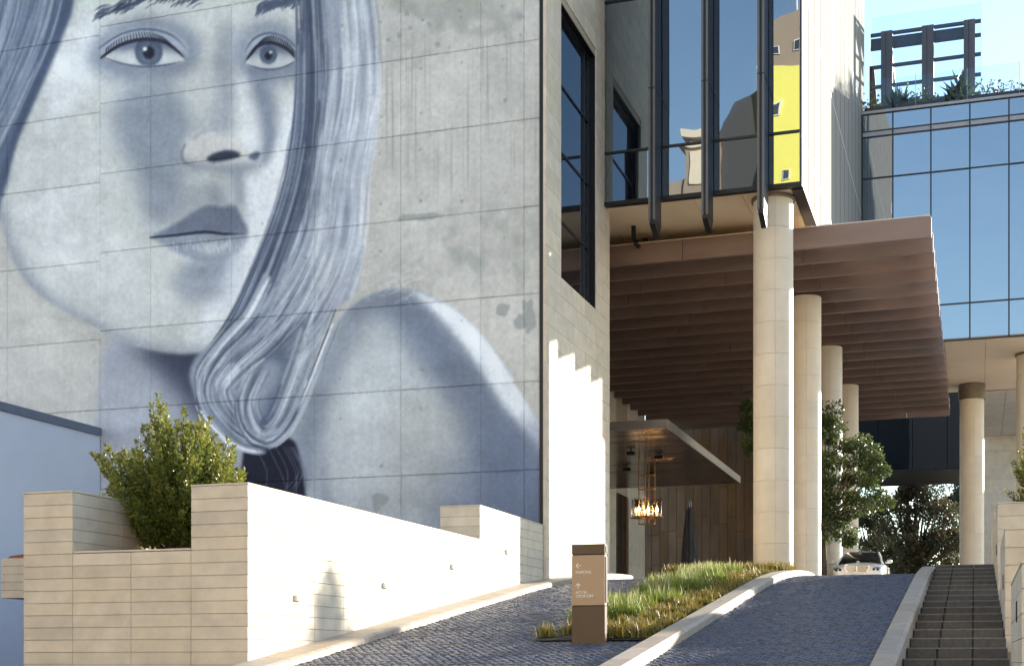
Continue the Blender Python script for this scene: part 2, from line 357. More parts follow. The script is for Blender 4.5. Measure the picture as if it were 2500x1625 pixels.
    lay(mask([(590,330),(622,335),(625,360),(600,366)],10),pale,.8)
    lay(mask([(566,70),(552,140),(535,210),(520,190),(530,120),(545,60)],14)*face,shade,.6)
    lay(mask([(626,120),(648,215),(664,300),(668,345),(650,395),(640,398),(648,340),(640,270),(612,170)],5)*face,c((128,138,155)),.7)
    stroke([(452,352),(443,376),(452,398),(478,405)],4.5,c((128,138,154)),.7)
    stroke([(470,340),(500,320),(540,318)],5,c((160,168,178)),.6)
    lay(mask([(565,425),(598,420),(600,470),(585,500),(560,470)],10)*face,c((140,150,165)),.7)
    lay(mask([(600,430),(622,425),(640,470),(622,520),(604,500)],9)*face,pale,.8)
    # eyes
    def eye(cx,cy,w,h,flip):
        k=-1 if flip else 1
        q=lambda L:[(cx+k*a*w,cy+b*h) for a,b in L]
        lay(mask(q([(-1.5,.2),(-1.2,-1.2),(-.2,-2.3),(.9,-2.0),(1.5,-.6),(1.35,.7),(.6,1.6),(-.6,1.7),(-1.3,1.0)]),16)*face,shade,.85)
        lay(mask(q([(-1.25,.1),(-.7,-1.2),(.1,-1.75),(.9,-1.2),(1.2,.1),(.6,-.6),(0,-.95),(-.6,-.6)]),6),c((160,170,184)),.9)
        ball=mask(q([(-1.08,.18),(-.65,-.5),(0,-.85),(.6,-.62),(1.1,.35),(.5,.68),(-.2,.72),(-.7,.52)]),2)
        lay(ball,c((184,190,196)))
        lay(ball*mask(q([(-1.1,-.2),(-.5,-.8),(.3,-1),(1.1,-.3),(1.0,.0),(.3,-.35),(-.5,-.2)]),7),dark,.75)
        th=np.linspace(0,2*np.pi,24,endpoint=False)
        iris=[(cx+k*.12*w+np.cos(t)*.37*w,cy-.16*h+np.sin(t)*.37*w*1.08) for t in th]
        lay(ball*mask(iris,2,False),dark); 
        lay(ball*mask([(cx+k*.12*w+np.cos(t)*.25*w,cy+.02*h+np.sin(t)*.27*w) for t in th],6,False),c((120,132,152)),.6)
        lay(ball*mask([(cx+k*.12*w+np.cos(t)*.16*w,cy-.08*h+np.sin(t)*.17*w) for t in th],2,False),ink)
        lay(mask([(cx+k*.02*w+np.cos(t)*.06*w,cy-.3*h+np.sin(t)*.06*w) for t in th],1.5,False),pale,.95)
        up=q([(-1.15,.25),(-.65,-.55),(0,-.92),(.6,-.68),(1.12,.35)]); lo=q([(-1.08,.2),(-.6,.6),(0,.8),(.6,.68),(1.1,.4)])
        stroke(up,4.2,ink,.95); stroke([(x,y+2) for x,y in up],3,deep,.8); stroke(lo,2.2,dark,.8)
        stroke(q([(-1.2,-.35),(-.6,-1.25),(.1,-1.55),(.75,-1.15),(1.15,-.2)]),3,dark,.7)
        U=spline(up,8,False)
        for i in range(3,len(U)-2,1):
            f=i/len(U); d=(f-.55)*-26*k
            stroke([U[i],U[i]+np.array([d*.4-k*5,-9]),U[i]+np.array([d-k*9,-20+8*abs(f-.5)])],1.3,ink,.8)
    eye(352,132,92,39,False); eye(662,140,58,38,True)
    for k in range(150):
        t=rng.random(); x=225+t*250; y=38-46*np.sin(t*2.2)+rng.normal(0,8)
        stroke([(x,y+8),(x+12,y-2),(x+28,y-6)],1.8,(dark if rng.random()<.6 else deep),.55)
        x=622+t*100; y=24-20*np.sin(t*2.0)+rng.normal(0,7)
        stroke([(x,y+8),(x+8,y-2),(x+20,y-4)],1.8,dark,.55)
    # lips, closed
    lay(mask([(372,578),(430,545),(490,508),(522,500),(545,506),(572,500),(590,530),(604,570),(540,572),(450,576)],4),c((112,122,140)),.95)
    lay(mask([(372,578),(450,576),(540,572),(604,570),(596,604),(556,632),(500,640),(440,620)],5),c((140,149,165)),.95)
    lay(mask([(470,598),(520,592),(570,592),(560,612),(500,616)],8),light,.75)
    lay(mask([(440,640),(500,652),(560,644),(540,668),(480,672)],12)*face,shade,.6)
    lay(mask([(500,452),(520,448),(536,470),(540,496),(520,492)],7)*face,c((150,158,170)),.6)
    lay(mask([(548,440),(570,440),(576,490),(556,494)],7)*face,light,.6)
    stroke([(366,580),(430,574),(500,566),(545,571),(606,570)],3.6,deep,.95)
    for k in range(70):
        x=rng.uniform(420,590); y=rng.uniform(578,606); stroke([(x,y),(x+2,y+8),(x+3,y+15)],1.2,(pale if rng.random()<.4 else dark),.22)
    # stray painterly accents on cheek and jaw
    lay(face*mask([(250,560),(330,600),(350,700),(300,760),(240,700),(220,620)],14),light,.5)
    lay(face*mask([(560,640),(640,560),(620,680),(560,770),(520,800)],10),c((206,214,222)),.7)
    # ---- hair, left
    lay(mask([(-230,-170),(186,-170),(178,0),(150,90),(95,220),(40,350),(8,470),(-40,640),(-230,760)],3),c((104,116,138)))
    lay(mask([(186,-170),(180,0),(152,90),(96,220),(40,352),(6,480),(0,440),(30,330),(80,190),(120,60),(130,-170)],5),c((80,92,116)),.9)
    strands(220,[(60,-170),(40,20),(-20,200),(-110,420),(-180,600)],120,60,[c((150,162,180)),c((178,190,202)),c((90,102,126)),c((130,143,163))],(1.2,3.6),(.3,.7))
    # ---- hair, right: falls from the crown down behind the shoulder and curls under
    hr=mask([(735,-170),(880,-170),(908,60),(908,220),(885,360),(872,520),(880,640),(862,720),(812,760),(770,860),(730,1000),(690,1075),(640,1090),(590,1030),(560,1080),(500,1000),(465,930),(480,870),(560,800),(620,690),(665,570),(712,450),(728,300),(718,180),(738,60)],4)
    lay(hr,c((150,160,176)))
    lay(hr*mask([(735,-170),(790,-170),(780,80),(770,230),(790,330),(740,480),(690,620),(600,780),(560,830),(620,700),(690,500),(728,330),(716,170),(740,40)],12),c((82,93,114)),.92)
    lay(hr*mask([(830,-170),(890,-170),(905,100),(905,240),(880,400),(870,560),(870,700),(790,740),(730,690),(770,560),(820,400),(830,200)],22),c((212,219,228)),.85)
    lay(hr*mask([(560,870),(640,810),(740,760),(800,780),(730,960),(680,1060),(640,1010),(690,900),(640,880),(600,960)],14),c((92,103,124)),.85)
    cols=[c((225,231,240)),c((196,205,216)),c((120,131,150)),c((86,97,118)),c((170,180,194)),c((62,70,90))]
    strands(330,[(800,-170),(830,40),(835,230),(800,420),(775,600),(690,770)],80,100,cols,(1.0,3.6),(.2,.6),(.12,.4))
    strands(170,[(870,-170),(885,80),(880,260),(850,430),(835,600),(800,720)],34,62,cols[:2]+[pale],(1.2,5),(.2,.5),(.1,.35))
    strands(180,[(745,-100),(752,90),(750,280),(725,450),(670,620),(600,780),(540,870)],26,40,cols[2:4]+[deep,cols[4]],(1.5,3.6),(.4,.85))
    strands(170,[(700,700),(640,800),(560,880),(520,960),(580,1050),(660,1080)],70,26,cols,(1.4,4),(.4,.85))
    strands(130,[(800,740),(760,850),(720,960),(680,1040),(630,1060),(600,980),(640,890)],40,24,cols,(1.4,4),(.4,.85))
    hm=np.clip(hr+mask([(-230,-170),(186,-170),(150,90),(40,350),(-40,640),(-230,760)],6),0,1)[...,None]*.62
    soft=np.stack([gauss1(gauss1(img[...,q],1.5,0),1.5,1) for q in range(3)],-1); img[:]=img*(1-hm)+soft*hm
    for lo,n_ in ((3.0,260),(6.0,120)):   # soft wisps over the locks, following the fall of the hair
        strands(n_,[(830,-170),(860,60),(860,240),(830,430),(810,600),(740,750),(660,840)],62,80,[c((214,220,228)),c((190,198,208)),c((150,160,176)),c((112,122,142))],(lo*.6,lo*1.6),(.10,.28),(.1,.3))
    for k in range(44):
        x=rng.uniform(780,1010); y=rng.uniform(660,740) if x>860 else rng.uniform(200,720)
        b=np.array([x if y>640 else rng.uniform(860,905),y]); r=rng.uniform(20,75)
        stroke([b,b+[r*.5,-r*.2],b+[r*.9,-r*rng.uniform(-.6,.8)]],1.0,c((216,221,228)),.3)
    for k in range(10):
        x=rng.uniform(600,720); stroke([(x,1090),(x+30,1150),(x+rng.uniform(-30,60),1210)],1.2,c((120,126,140)),.5)
    # ---- the wall's own wear: stains, drips, tie holes, patches, rough pour lines
    n=noise(70,60)*.022+noise(16,14)*.014+noise(3,3)*.012+noise(6,70)*.005+noise(1.5,90)*.004
    img*=(1+n)[...,None]
    bare=np.clip(1-np.max(np.abs(img-conc),axis=2)*9,0,1)
    st=np.clip(noise(34,26)*.8+noise(9,9)*.35-.55,0,1)*mask([(930,-150),(1330,-150),(1330,110),(900,160)],30)
    lay(np.clip(st,0,1)*.6,c((150,155,152)))
    st=np.clip(noise(26,34)*.7+noise(7,9)*.4-.1,0,1)*mask([(980,545),(1290,530),(1270,690),(1060,700),(960,640)],22)
    lay(np.clip(st,0,1)*.6,c((150,158,156)))
    dr=np.clip(noise(1.3,120)-.9,0,1)*mask([(930,140),(1290,100),(1290,420),(960,420)],24)
    lay(np.clip(dr,0,1)*.5,c((140,143,142)))
    for ax,ay,aw,ah in((1035,528,55,11),(985,532,18,9),(1225,755,20,18),(1290,770,22,50),(1270,785,22,20),(925,1220,22,26),(1330-60,40,9,12)):
        th=np.linspace(0,2*np.pi,11,endpoint=False); r=rng.uniform(.6,1.15,11)
        lay(mask([(ax+np.cos(t)*aw*q,ay+np.sin(t)*ah*q) for t,q in zip(th,r)],1.5),c((148,154,155)),.75)
    for gx in(932,1028,1128,1228,836,738,640):
        for gy in(-20,60,175,290,380,500,610,800,905,1010,1140):
            x=gx+rng.normal(0,4); y=gy-(gx-932)*.1+rng.normal(0,6); r=rng.uniform(2,4.2)
            if rng.random()<.3: continue
            th=np.linspace(0,2*np.pi,8,endpoint=False)
            lay(mask([(x+np.cos(t)*r,y+np.sin(t)*r*1.2) for t in th],1.2),c((120,126,128)),.55)
    for k in range(26):
        x=rng.uniform(940,1310); y=rng.uniform(-100,120); r=rng.uniform(2,8); th=np.linspace(0,2*np.pi,8,endpoint=False); q=rng.uniform(.5,1.3,8)
        lay(mask([(x+np.cos(t)*r*a,y+np.sin(t)*r*a) for t,a in zip(th,q)],1),c((140,147,146)),.6)
    return np.clip(img,0.02,1)**2.2,S,X0,Y0

# ------------------------------------------------------------------ ground, driveway, kerbs, steps
GZ=-1.6; TOP=2.45
def zr(Y):
    if Y<31: return .03+.14*(Y-20)
    if Y>43: return 2.41
    return 1.57+.14*(Y-31)-.14/24*(Y-31)**2
g=MB(); g.add([(-700,-700,GZ),(700,-700,GZ),(700,900,GZ),(-700,900,GZ)],[(0,1,2,3)])
tag(g.build('ground',GROUND),kind='structure')
g=MB().prism([(43,2.405),(46,2.45),(52,2.66),(130,2.68),(130,-1.55),(43,-1.55)],'x',-17,60).box(-1.22,14,38.26,42.996,-1.55,2.404).box(.9,14,20,38.25,-1.55,-.2)
tag(g.build('forecourt',PLAZA),kind='structure')
def ramp(name,x0,x1,y0,y1,dz=0.0):
    m=MB(); ys=frange(y0,y1,int((y1-y0)/.5)); n=len(ys)
    poly=[(y,zr(y)+dz) for y in ys]+[(y1,GZ+.02),(y0,GZ+.02)]
    m.prism(poly,'x',x0,x1)
    return tag(m.build(name,SETT_BED),kind='structure')
ramp_r=ramp('driveway',-4.47,-1.2,8.5,42.99); ramp_l=ramp('driveway',-9.92,-4.79,8.5,42.99)
def setts(parent,regions):
    V=[];Fq=[]; sx,sy=.135,.105
    for (x0,x1,y0,y1,inside) in regions:
        nx=int((x1-x0)/sx); ny=int((y1-y0)/sy)
        for j in range(ny):
            Yc=y0+(j+.5)*sy
            if abs(((Yc-19.4)%1.15)-.575)>.575-.055: continue
            for i in range(nx):
                Xc=x0+(i+.5+(.5 if j%2 else 0)-.25)*sx+random.gauss(0,.007); Yj=Yc+random.gauss(0,.006)
                if inside and not inside(Xc,Yc): continue
                h=.016+random.uniform(-.006,.006); q_=random.uniform(.78,.95); a=sx/2*q_; b=sy/2*q_; a2=a*.62; b2=b*.6
                tx=random.gauss(0,.07); ty=random.gauss(0,.07); n=len(V)
                z=lambda y:zr(y)
                V+= [(Xc-a,Yj-b,z(Yj-b)-.002),(Xc+a,Yj-b,z(Yj-b)-.002),(Xc+a,Yj+b,z(Yj+b)-.002),(Xc-a,Yj+b,z(Yj+b)-.002)]
                V+= [(Xc-a2,Yj-b2,z(Yj-b2)+h-a2*tx-b2*ty),(Xc+a2,Yj-b2,z(Yj-b2)+h+a2*tx-b2*ty),(Xc+a2,Yj+b2,z(Yj+b2)+h+a2*tx+b2*ty),(Xc-a2,Yj+b2,z(Yj+b2)+h-a2*tx+b2*ty)]
                Fq+=[(n+4,n+5,n+6,n+7),(n,n+1,n+5,n+4),(n+1,n+2,n+6,n+5),(n+2,n+3,n+7,n+6),(n+3,n,n+4,n+7)]
    return tag(fast_mesh('setts',V,Fq,SETT,parent),kind='stuff')
in_left=lambda x,y: not (x>-6.97 and 21.98<y<36.6) and not (x>-8.22 and 37.55<y<41.05)
setts(ramp_r,[(-4.45,-1.22,15,42.9,None)])
setts(ramp_l,[(-9.90,-4.82,15,42.9,in_left)])
def strips(parent,x0,x1,y0,y1):
    y=19.4
    while y>y0: y-=1.15
    k=0
    while y<y1:
        if y>y0:
            xe=x1 if x1>-4.5 else (x1 if y<21.9 or y>37 else -7.0)
            a=math.atan((zr(y+.1)-zr(y-.1))/.2)
            m=MB().box(-(xe-x0)/2,(xe-x0)/2,-.035,.035,-.01,.012)
            o=m.build('joint_strip',JOINT,None,loc=(0,0,0)); o.parent=parent; o.location=((x0+xe)/2,y,zr(y)); o.rotation_euler=(a,0,0); k+=1
        y+=1.15
strips(ramp_r,-4.45,-1.22,15,42.8); strips(ramp_l,-9.9,-4.82,15,42.8)
def kerb(name,x0,x1,y0,y1,up,step=1.2,slope=0,prof=None,endtaper=False):
    root=bpy.data.objects.new(name,None); COL.objects.link(root); root.location=((x0+x1)/2,y0,zr(y0)); ORG[root.name]=Vector(root.location); tag(root,kind='structure')
    y=y0
    while y<y1-.05:
        e=min(y+step,y1); g_=.006; a,b=y+g_,e-g_; ms=frange(a,b,3); vs=[]
        for t in ms:
            zz=zr(t); h=up*(min(1,(y1-t)/1.6) if endtaper else 1)
            vs.append([(x0,t,zz-.25),(x1,t,zz-.25),(x1,t,zz+h-.05),(x1-.05,t,zz+h-slope*.6),(x0+.03,t,zz+h),(x0,t,zz+h-.03)])
        m=MB(); n=6
        V=[p for s_ in vs for p in s_]; fs=[tuple(range(n))[::-1],tuple(range(3*n,4*n))]
        for i in range(3):
            for k in range(n): fs.append((i*n+k,i*n+(k+1)%n,(i+1)*n+(k+1)%n,(i+1)*n+k))
        m.add(V,fs).build('kerb_stone',KERB,root); y=e
    return root
kerb('kerb',-10.44,-9.9,10,37.2,.15,1.3,.03)
kerb('kerb',-10.36,-9.75,37.25,42.5,.22,1.3,.05,endtaper=True)
kerb('kerb',-4.82,-4.43,10,42.9,.17,1.25,0,endtaper=True)
kerb('kerb',-1.26,-.955,10,38.25,.20,1.3,0)
st=thing('staircase',(-.25,20,0),'dark basalt stepped path climbing beside the driveway to the forecourt','stairs')
MB().prism([(11,GZ+.02)]+[(20+1.14*k+(.03 if q==0 else 1.15),.03+.16*k-.17+(-.16 if q==0 else 0)) for k in range(-8,16) for q in(0,1)]+[(38.2,GZ+.02)],'x',-.94,.44).build('step_bed',BASALT_SIDE,st)
for k in range(-8,16):
    for a,b in zip((-.95,-.52,-.03),(-.52,-.03,.45)):
        piece('step_stone',b-a-.006,1.16,.168,BASALT,st,((a+b)/2,20+1.14*k+.58+random.uniform(-.004,.004),.03+.16*k-.084),bev=.014)
    piece('edge_highlight',1.385,.05,.022,EDGE_HIGHLIGHT,st,(-.25,20+1.14*k+.019,.03+.16*k-.008),bev=.003)  # lighter colour along each step edge stands in for the skylight it catches

# planting beds between the lanes
m=MB(); m.add([(-6.95,22.0,zr(22)+.03),(-4.8,22.0,zr(22)+.03),(-4.8,36.6,zr(36.6)+.05),(-6.95,36.0,zr(36)+.05)],[(0,1,2,3)])
m.add([(-6.95,22.0,zr(22)-.3),(-4.8,22.0,zr(22)-.3),(-4.8,36.6,zr(36.6)-.3),(-6.95,36.0,zr(36)-.3)],[(3,2,1,0)])
tag(m.build('planting_bed',SOIL),kind='structure')
m=MB().prism([(y,zr(y)+.035) for y in frange(37.6,41.0,6)]+[(41.0,1.9),(37.6,1.9)],'x',-8.2,-4.83)
tag(m.build('planting_bed',SOIL),kind='structure')

# ------------------------------------------------------------------ stone planters
ROW=.195
def rows(top,bot,h=ROW):
    n=int((top-bot)/h+.5); return [top-h*i for i in range(n,-1,-1)]
I=.026
pl=thing('stone_planter',(-12.5,18.8,GZ),'long beige stone planter with a notched front and a leafy shrub inside','planter')
fw=MB().box(-14.5+I,-10.45-I,18.77+I,19.25,GZ,1.68).box(-14.5+I,-13.57-I,18.77+I,33.6,GZ,2.67).box(-11.43+I,-10.45-I,18.78+I,29.2,GZ,2.671).build('wall_core',STONE_JOINT,pl)
fr=MB().box(-14.45,-10.5,18.80,18.82,GZ,1.6).build('front_wall',STONE_JOINT,pl)
xs=[-14.5,-13.57,-12.5,-11.43,-10.45]
clad('stone_tile',fr,'-y',18.77+I,xs,rows(2.67,-.7),STONE,skip=lambda a,b,z0,z1:(a>-13.6 and b<-11.4 and z1>1.70))
sw=MB().box(-10.50,-10.485,18.82,29.2,GZ,2.6).build('side_wall',STONE_JOINT,pl)
clad('stone_tile',sw,'+x',-10.45-I,[18.775]+[18.77+1.13*i for i in range(1,9)]+[29.2],rows(2.67,-.9),STONE,skip=lambda a,b,z0,z1:z1<zr((a+b)/2)-.25)
ia=MB().box(-13.61,-13.595,18.85,33.5,1.0,2.6).build('inner_wall',STONE_JOINT,pl)
clad('stone_tile',ia,'+x',-13.57-I,[18.80]+[20.1+1.5*i for i in range(9)]+[33.5],rows(2.67,1.3),STONE)
bk=MB().box(-11.4+I,-10.45-I,29.2+I,33.98,GZ,3.44).build('rear_block',STONE_JOINT,pl)
clad('stone_tile',bk,'-y',29.2+I,[-11.4,-10.45],rows(3.44,1.5,.22),STONE)
clad('stone_tile',bk,'+x',-10.45-I,[29.205]+[30.3,31.5,32.7]+[33.98],rows(3.44,.9,.22),STONE)
for x0,x1,y0,y1,z in((-14.505,-13.565,18.765,33.5,2.67),(-11.435,-10.445,18.765,29.195,2.67),(-13.56,-11.44,18.765,19.26,1.70),(-11.405,-10.445,29.2,33.98,3.44)):
    n=max(1,int((y1-y0)/1.2)); ye=frange(y0,y1,n)
    for a,b in zip(ye[:-1],ye[1:]):
        piece('coping_stone',x1-x0,b-a-.006,.03,STONE,pl,((x0+x1)/2,(a+b)/2,z+.0155+.002))
tag(MB().box(-13.58,-11.40,19.24,28,1.0,1.62).build('planting_bed',SOIL),kind='structure')
# low stone shelf in the far corner of the yard and what lies on it
lx0,lx1=-18.9,-15.5
q=thing('stone_ledge',(-18,22,1.5),'short beige stone ledge jutting out beside the blue rendered wall','ledge')
lz1=onY(40,1361,22.0).z; lz0=onY(40,1459,22.0).z
a=xAt(2,22.0)
MB().box(a+I,-15.6,22.0+I,24,lz0,lz1).build('core',STONE_JOINT,q)
clad('stone_tile',q,'-y',22.0+I,[a,-15.6],frange(lz0,lz1,5),STONE)
MB().box(a+.2,a+1.2,24.0,31,GZ,lz0+.4).build('support',BLUEWHITE,q)
q=thing('folded_cloth',(-17.6,22.3,lz1),'small rust red cloth lying on the stone ledge','cloth')
c0=onY(60,1357,22.3); MB().prism([(c0.x-.28,lz1-.002),(c0.x+.45,lz1-.002),(c0.x+.4,lz1+.06),(c0.x+.1,lz1+.085),(c0.x-.22,lz1+.05)],'y',22.15,22.5).build('folds',mat('rust_cloth',(.30,.09,.06),.9,nscale=12,namt=.3),q)

# ------------------------------------------------------------------ blue rendered wall on the left
q=thing('rendered_building',(-24.5,25,GZ),'low pale blue rendered building with grey flashing, running to the painted wall','building')
MB().box(-32,-23.87,6,34.29,GZ,6.45).build('wall',BLUEWHITE,q)
MB().box(-32,-23.80,5.95,34.285,6.45,6.68).build('flashing',FLASH,q,bevel=.01)

# ------------------------------------------------------------------ hotel: painted concrete wall, stone return, glass box
ho=thing('hotel_building',(-15,38,GZ),'tall hotel with a huge grey portrait painted on concrete, stone return and glazed box','building')
MURAL_Y=34.3
core=MB().box(-34,-10.64,MURAL_Y+.045,40.4,GZ,24).box(-10.64,-10.37-I-.25,MURAL_Y+.1,40.4,GZ,24).build('wall_core',CONC,ho)
IMG,MS,MX0,MY0=make_mural()
def mural_mat():
    m=bpy.data.materials.new('painted_concrete'); m.use_nodes=True; t=m.node_tree; L=t.links.new; N=t.nodes.new; p=t.nodes['Principled BSDF']
    p.inputs['Roughness'].default_value=.75; p.inputs['Specular IOR Level'].default_value=.3
    at=N('ShaderNodeVertexColor'); at.layer_name='paint'; geo=N('ShaderNodeNewGeometry')
    n=N('ShaderNodeTexNoise'); n.inputs['Scale'].default_value=9; n.inputs['Detail'].default_value=8; n.inputs['Roughness'].default_value=.7; L(geo.outputs['Position'],n.inputs['Vector'])
    mr=N('ShaderNodeMapRange'); mr.inputs[1].default_value=.3; mr.inputs[2].default_value=.7; mr.inputs[3].default_value=.90; mr.inputs[4].default_value=1.07; L(n.outputs['Fac'],mr.inputs[0])
    hs=N('ShaderNodeHueSaturation'); L(at.outputs[0],hs.inputs['Color']); L(mr.outputs[0],hs.inputs['Value'])
    oi=N('ShaderNodeObjectInfo'); m2=N('ShaderNodeMapRange'); m2.inputs[3].default_value=.965; m2.inputs[4].default_value=1.03; L(oi.outputs['Random'],m2.inputs[0])
    h2=N('ShaderNodeHueSaturation'); L(hs.outputs[0],h2.inputs['Color']); L(m2.outputs[0],h2.inputs['Value']); L(h2.outputs[0],p.inputs['Base Color'])
    b=N('ShaderNodeBump'); b.inputs['Strength'].default_value=.15; b.inputs['Distance'].default_value=.02; n3=N('ShaderNodeTexNoise'); n3.inputs['Scale'].default_value=30; L(geo.outputs['Position'],n3.inputs['Vector']); L(n3.outputs['Fac'],b.inputs['Height']); L(b.outputs[0],p.inputs['Normal']); return m
MURAL=mural_mat()
mw=MB().box(-33,-10.66,MURAL_Y+.03,MURAL_Y+.05,GZ,23).build('painted_wall',CONC,ho)
def mural_panel(x0,x1,z0,z1,yoff):
    gl=.003 if round(x0,2) in MAIN else .0012; gr_=.003 if round(x1,2) in MAIN else .0012; x0+=gl; x1-=gr_; z0+=.0025; z1-=.0025; vis=x1>-28.5 and z1>1.5 and z0<20
    rs=.03 if vis else .5
    nx=max(2,int((x1-x0)/rs)); nz=max(2,int((z1-z0)/rs)); X,Z=np.meshgrid(np.linspace(x0,x1,nx+1),np.linspace(z0,z1,nz+1))
    # where on the painted picture each point of the wall lies
    dep=-SN*X+CS*MURAL_Y; px=CX+F*(CS*X+SN*MURAL_Y)/dep; py=HY-F*Z/dep
    fx=np.clip((px-MX0)/MS,0,IMG.shape[1]-1.01); fy=np.clip((py-MY0)/MS,0,IMG.shape[0]-1.01)
    ix=fx.astype(int); iy=fy.astype(int); a=(fx-ix)[...,None]; b=(fy-iy)[...,None]
    C=(IMG[iy,ix]*(1-a)+IMG[iy,ix+1]*a)*(1-b)+(IMG[iy+1,ix]*(1-a)+IMG[iy+1,ix+1]*a)*b
    # ragged pour lines: darker, chipped edge
    ed=np.minimum(np.minimum(X-x0,x1-X)*1.0,np.minimum(Z-z0,z1-Z)); rag=np.clip(1-np.minimum(Z-z0,z1-Z)/.05,0,1)*(.25+.75*NR.random(X.shape)**2)
    C=C*(1-.20*rag[...,None])
    yb=MURAL_Y+yoff; n=(nx+1)*(nz+1); ring=[]
    dY=np.where((ed<.02)&(NR.random(X.shape)<.18),.012,0.0)
    V=np.stack([X.ravel(),yb+dY.ravel(),Z.ravel()],1); id_=np.arange(n).reshape(nz+1,nx+1)
    Fq=np.stack([id_[:-1,:-1],id_[:-1,1:],id_[1:,1:],id_[1:,:-1]],-1).reshape(-1,4)
    bd=np.concatenate([id_[0,:],id_[1:,-1],id_[-1,-2::-1],id_[-2:0:-1,0]]); B=V[bd].copy(); B[:,1]=MURAL_Y+.04
    V=np.concatenate([V,B]); m_=len(bd); i2=np.arange(m_); Fq=np.concatenate([Fq,np.stack([bd[i2],n+i2,n+(i2+1)%m_,bd[(i2+1)%m_]],1)])
    col=np.concatenate([(C.reshape(-1,3)/.48)**1.18*.48*PAINT_GAIN,np.full((m_,3),.30)]); col=np.concatenate([col,np.ones((len(col),1))],1)
    fast_mesh('concrete_panel',V,Fq,MURAL,mw,attrs={'paint':col})
PAINT_GAIN=np.array([1.26,1.26,1.255]); MAIN=(-23.87,-14.51,-11.06,-10.64)
xe=[-33,-30,-27.07,-23.87,-22.19,-19.6,-17.05,-14.51,-12.25,-11.06,-10.64]
ze=[GZ,.4,2.65,4.92,7.20,9.46,11.71,13.97,15.99,18.2,23]
for i,(a,b) in enumerate(zip(xe[:-1],xe[1:])):
    for z0,z1 in zip(ze[:-1],ze[1:]):
        s=-.24 if (b<=-23.8 and z0>8) else 0; s2=-.24 if (b<=-23.8 and z1>8 and z1<22) else 0
        mural_panel(a,b,z0+s,z1+s2,random.uniform(-.003,.003))
MB().box(-10.63,-10.47,MURAL_Y-.02,MURAL_Y+.09,GZ,24).build('shadow_gap',BLACK,ho)
# stone return with the tall window
PX_=-10.37; pw=MB().box(-10.465,PX_-I,34.0+I,40.5-I,GZ,10.1).box(-10.465,PX_-I,34.0+I,35.34,10.1,24).box(-10.465,PX_-I,38.94,40.5-I,10.1,24).box(-10.465,PX_-I,35.34,38.94,17.42,24).build('stone_return',STONE_JOINT,ho)
clad('stone_tile',pw,'+x',PX_-I,lambda r:[34.004,35.36,36.55,37.75,38.92,40.5],frange(1.62,24.12,45),STONE,skip=lambda a,b,z0,z1:(a>35.2 and b<39 and z1>10.2 and z0<17.4))
clad('stone_tile',pw,'-y',34.0+I,[-10.452,-10.371],frange(1.62,24.12,15),STONE,bev=.003)
clad('stone_tile',pw,'+y',40.5-I,[-10.452,-10.371],frange(1.62,13.3,8),STONE,bev=.003)
wn=MB().box(-10.80,-10.64,35.30,38.96,10.06,17.44).build('window',BLACK,ho)
for a,b,c_,d in((35.36,38.92,10.12,10.2),(35.36,38.92,17.33,17.41),(35.36,35.42,10.2,17.33),(38.80,38.92,10.2,17.33),(38.3,38.36,10.2,17.33)):
    MB().box(-10.64,-10.55,a,b,c_,d).build('frame',DARKF,wn)
MB().box(-10.64,-10.40,38.905,38.935,10.13,17.4).build('reveal',BLACK,wn); MB().box(-10.64,-10.40,35.35,38.93,17.40,17.425).build('reveal',BLACK,wn)
zz=[10.2,11.85,13.7,15.5,17.33]
for a,b in zip(zz[:-1],zz[1:]):
    MB().box(-10.615,-10.605,35.42,38.30,a+.025,b-.025).build('pane',GLASS_WIN,wn); MB().box(-10.64,-10.57,35.42,38.8,b-.025,b+.025).build('transom',DARKF,wn)
    MB().box(-10.615,-10.606,38.36,38.80,a+.025,b-.025).build('pane',GLASS_WIN,wn)
# glazed box over the entrance
def pane(w_,h_,m_,par,c,rz=0):
    o=piece('pane',w_,.02,h_,m_,par,c,rz,bev=0); o.rotation_euler=(random.gauss(0,.0035),0,random.gauss(0,.0035)); return o
GY=39.9; SZ=13.44
gb=MB().box(PX_+.02,-4.75,GY+.12,61.6,SZ+.1,24).build('glazed_box',DARKF,ho)
gx=[PX_+.01,-8.74,-7.22,-5.65,-4.66]; gz=[SZ+.06,14.95,19.4,24]
for a,b in zip(gx[:-1],gx[1:]):
    for c_,d in zip(gz[:-1],gz[1:]): pane(b-a-.04,d-c_-.05,GLASS,gb,((a+b)/2,GY+.03,(c_+d)/2))
for z in gz[1:-1]: MB().box(gx[0],gx[-1],GY-.03,GY+.1,z-.03,z+.03).build('transom',DARKF,gb)
for x in gx[1:]: MB().box(x-.025,x+.025,GY-.035,GY+.1,gz[0],24).build('mullion',DARKF,gb)
MB().box(gx[0],-4.62,GY-.06,GY+.16,SZ-.06,SZ+.06).build('sill_beam',BLACK,gb)
MB().box(-4.93,-4.60,GY+.16,61.6,SZ-.10,SZ+.06).build('edge_beam',BLACK,gb)
for x in gx[1:4]:
    f=MB().box(x-.085,x+.085,GY-.92,GY-.06,12.58,24).build('fin',FIN_SIDE,ho)
    MB().prism([(GY-.06,12.6),(GY-.30,12.2),(GY-.92,12.45),(GY-.92,12.6)],'x',x-.075,x+.075).build('foot',BLACK,f)
    MB().box(x-.095,x-.035,GY-.96,GY-.915,12.55,24).build('mesh_strip',FIN_FACE,f); MB().box(x+.035,x+.095,GY-.96,GY-.915,12.55,24).build('mesh_strip',FIN_FACE,f)
    MB().box(x-.03,x+.03,GY-.935,GY-.90,12.6,24).build('channel',BLACK,f)
    MB().box(x-.1,x+.1,GY-.963,GY-.05,16.3,16.33).build('splice',BLACK,f)
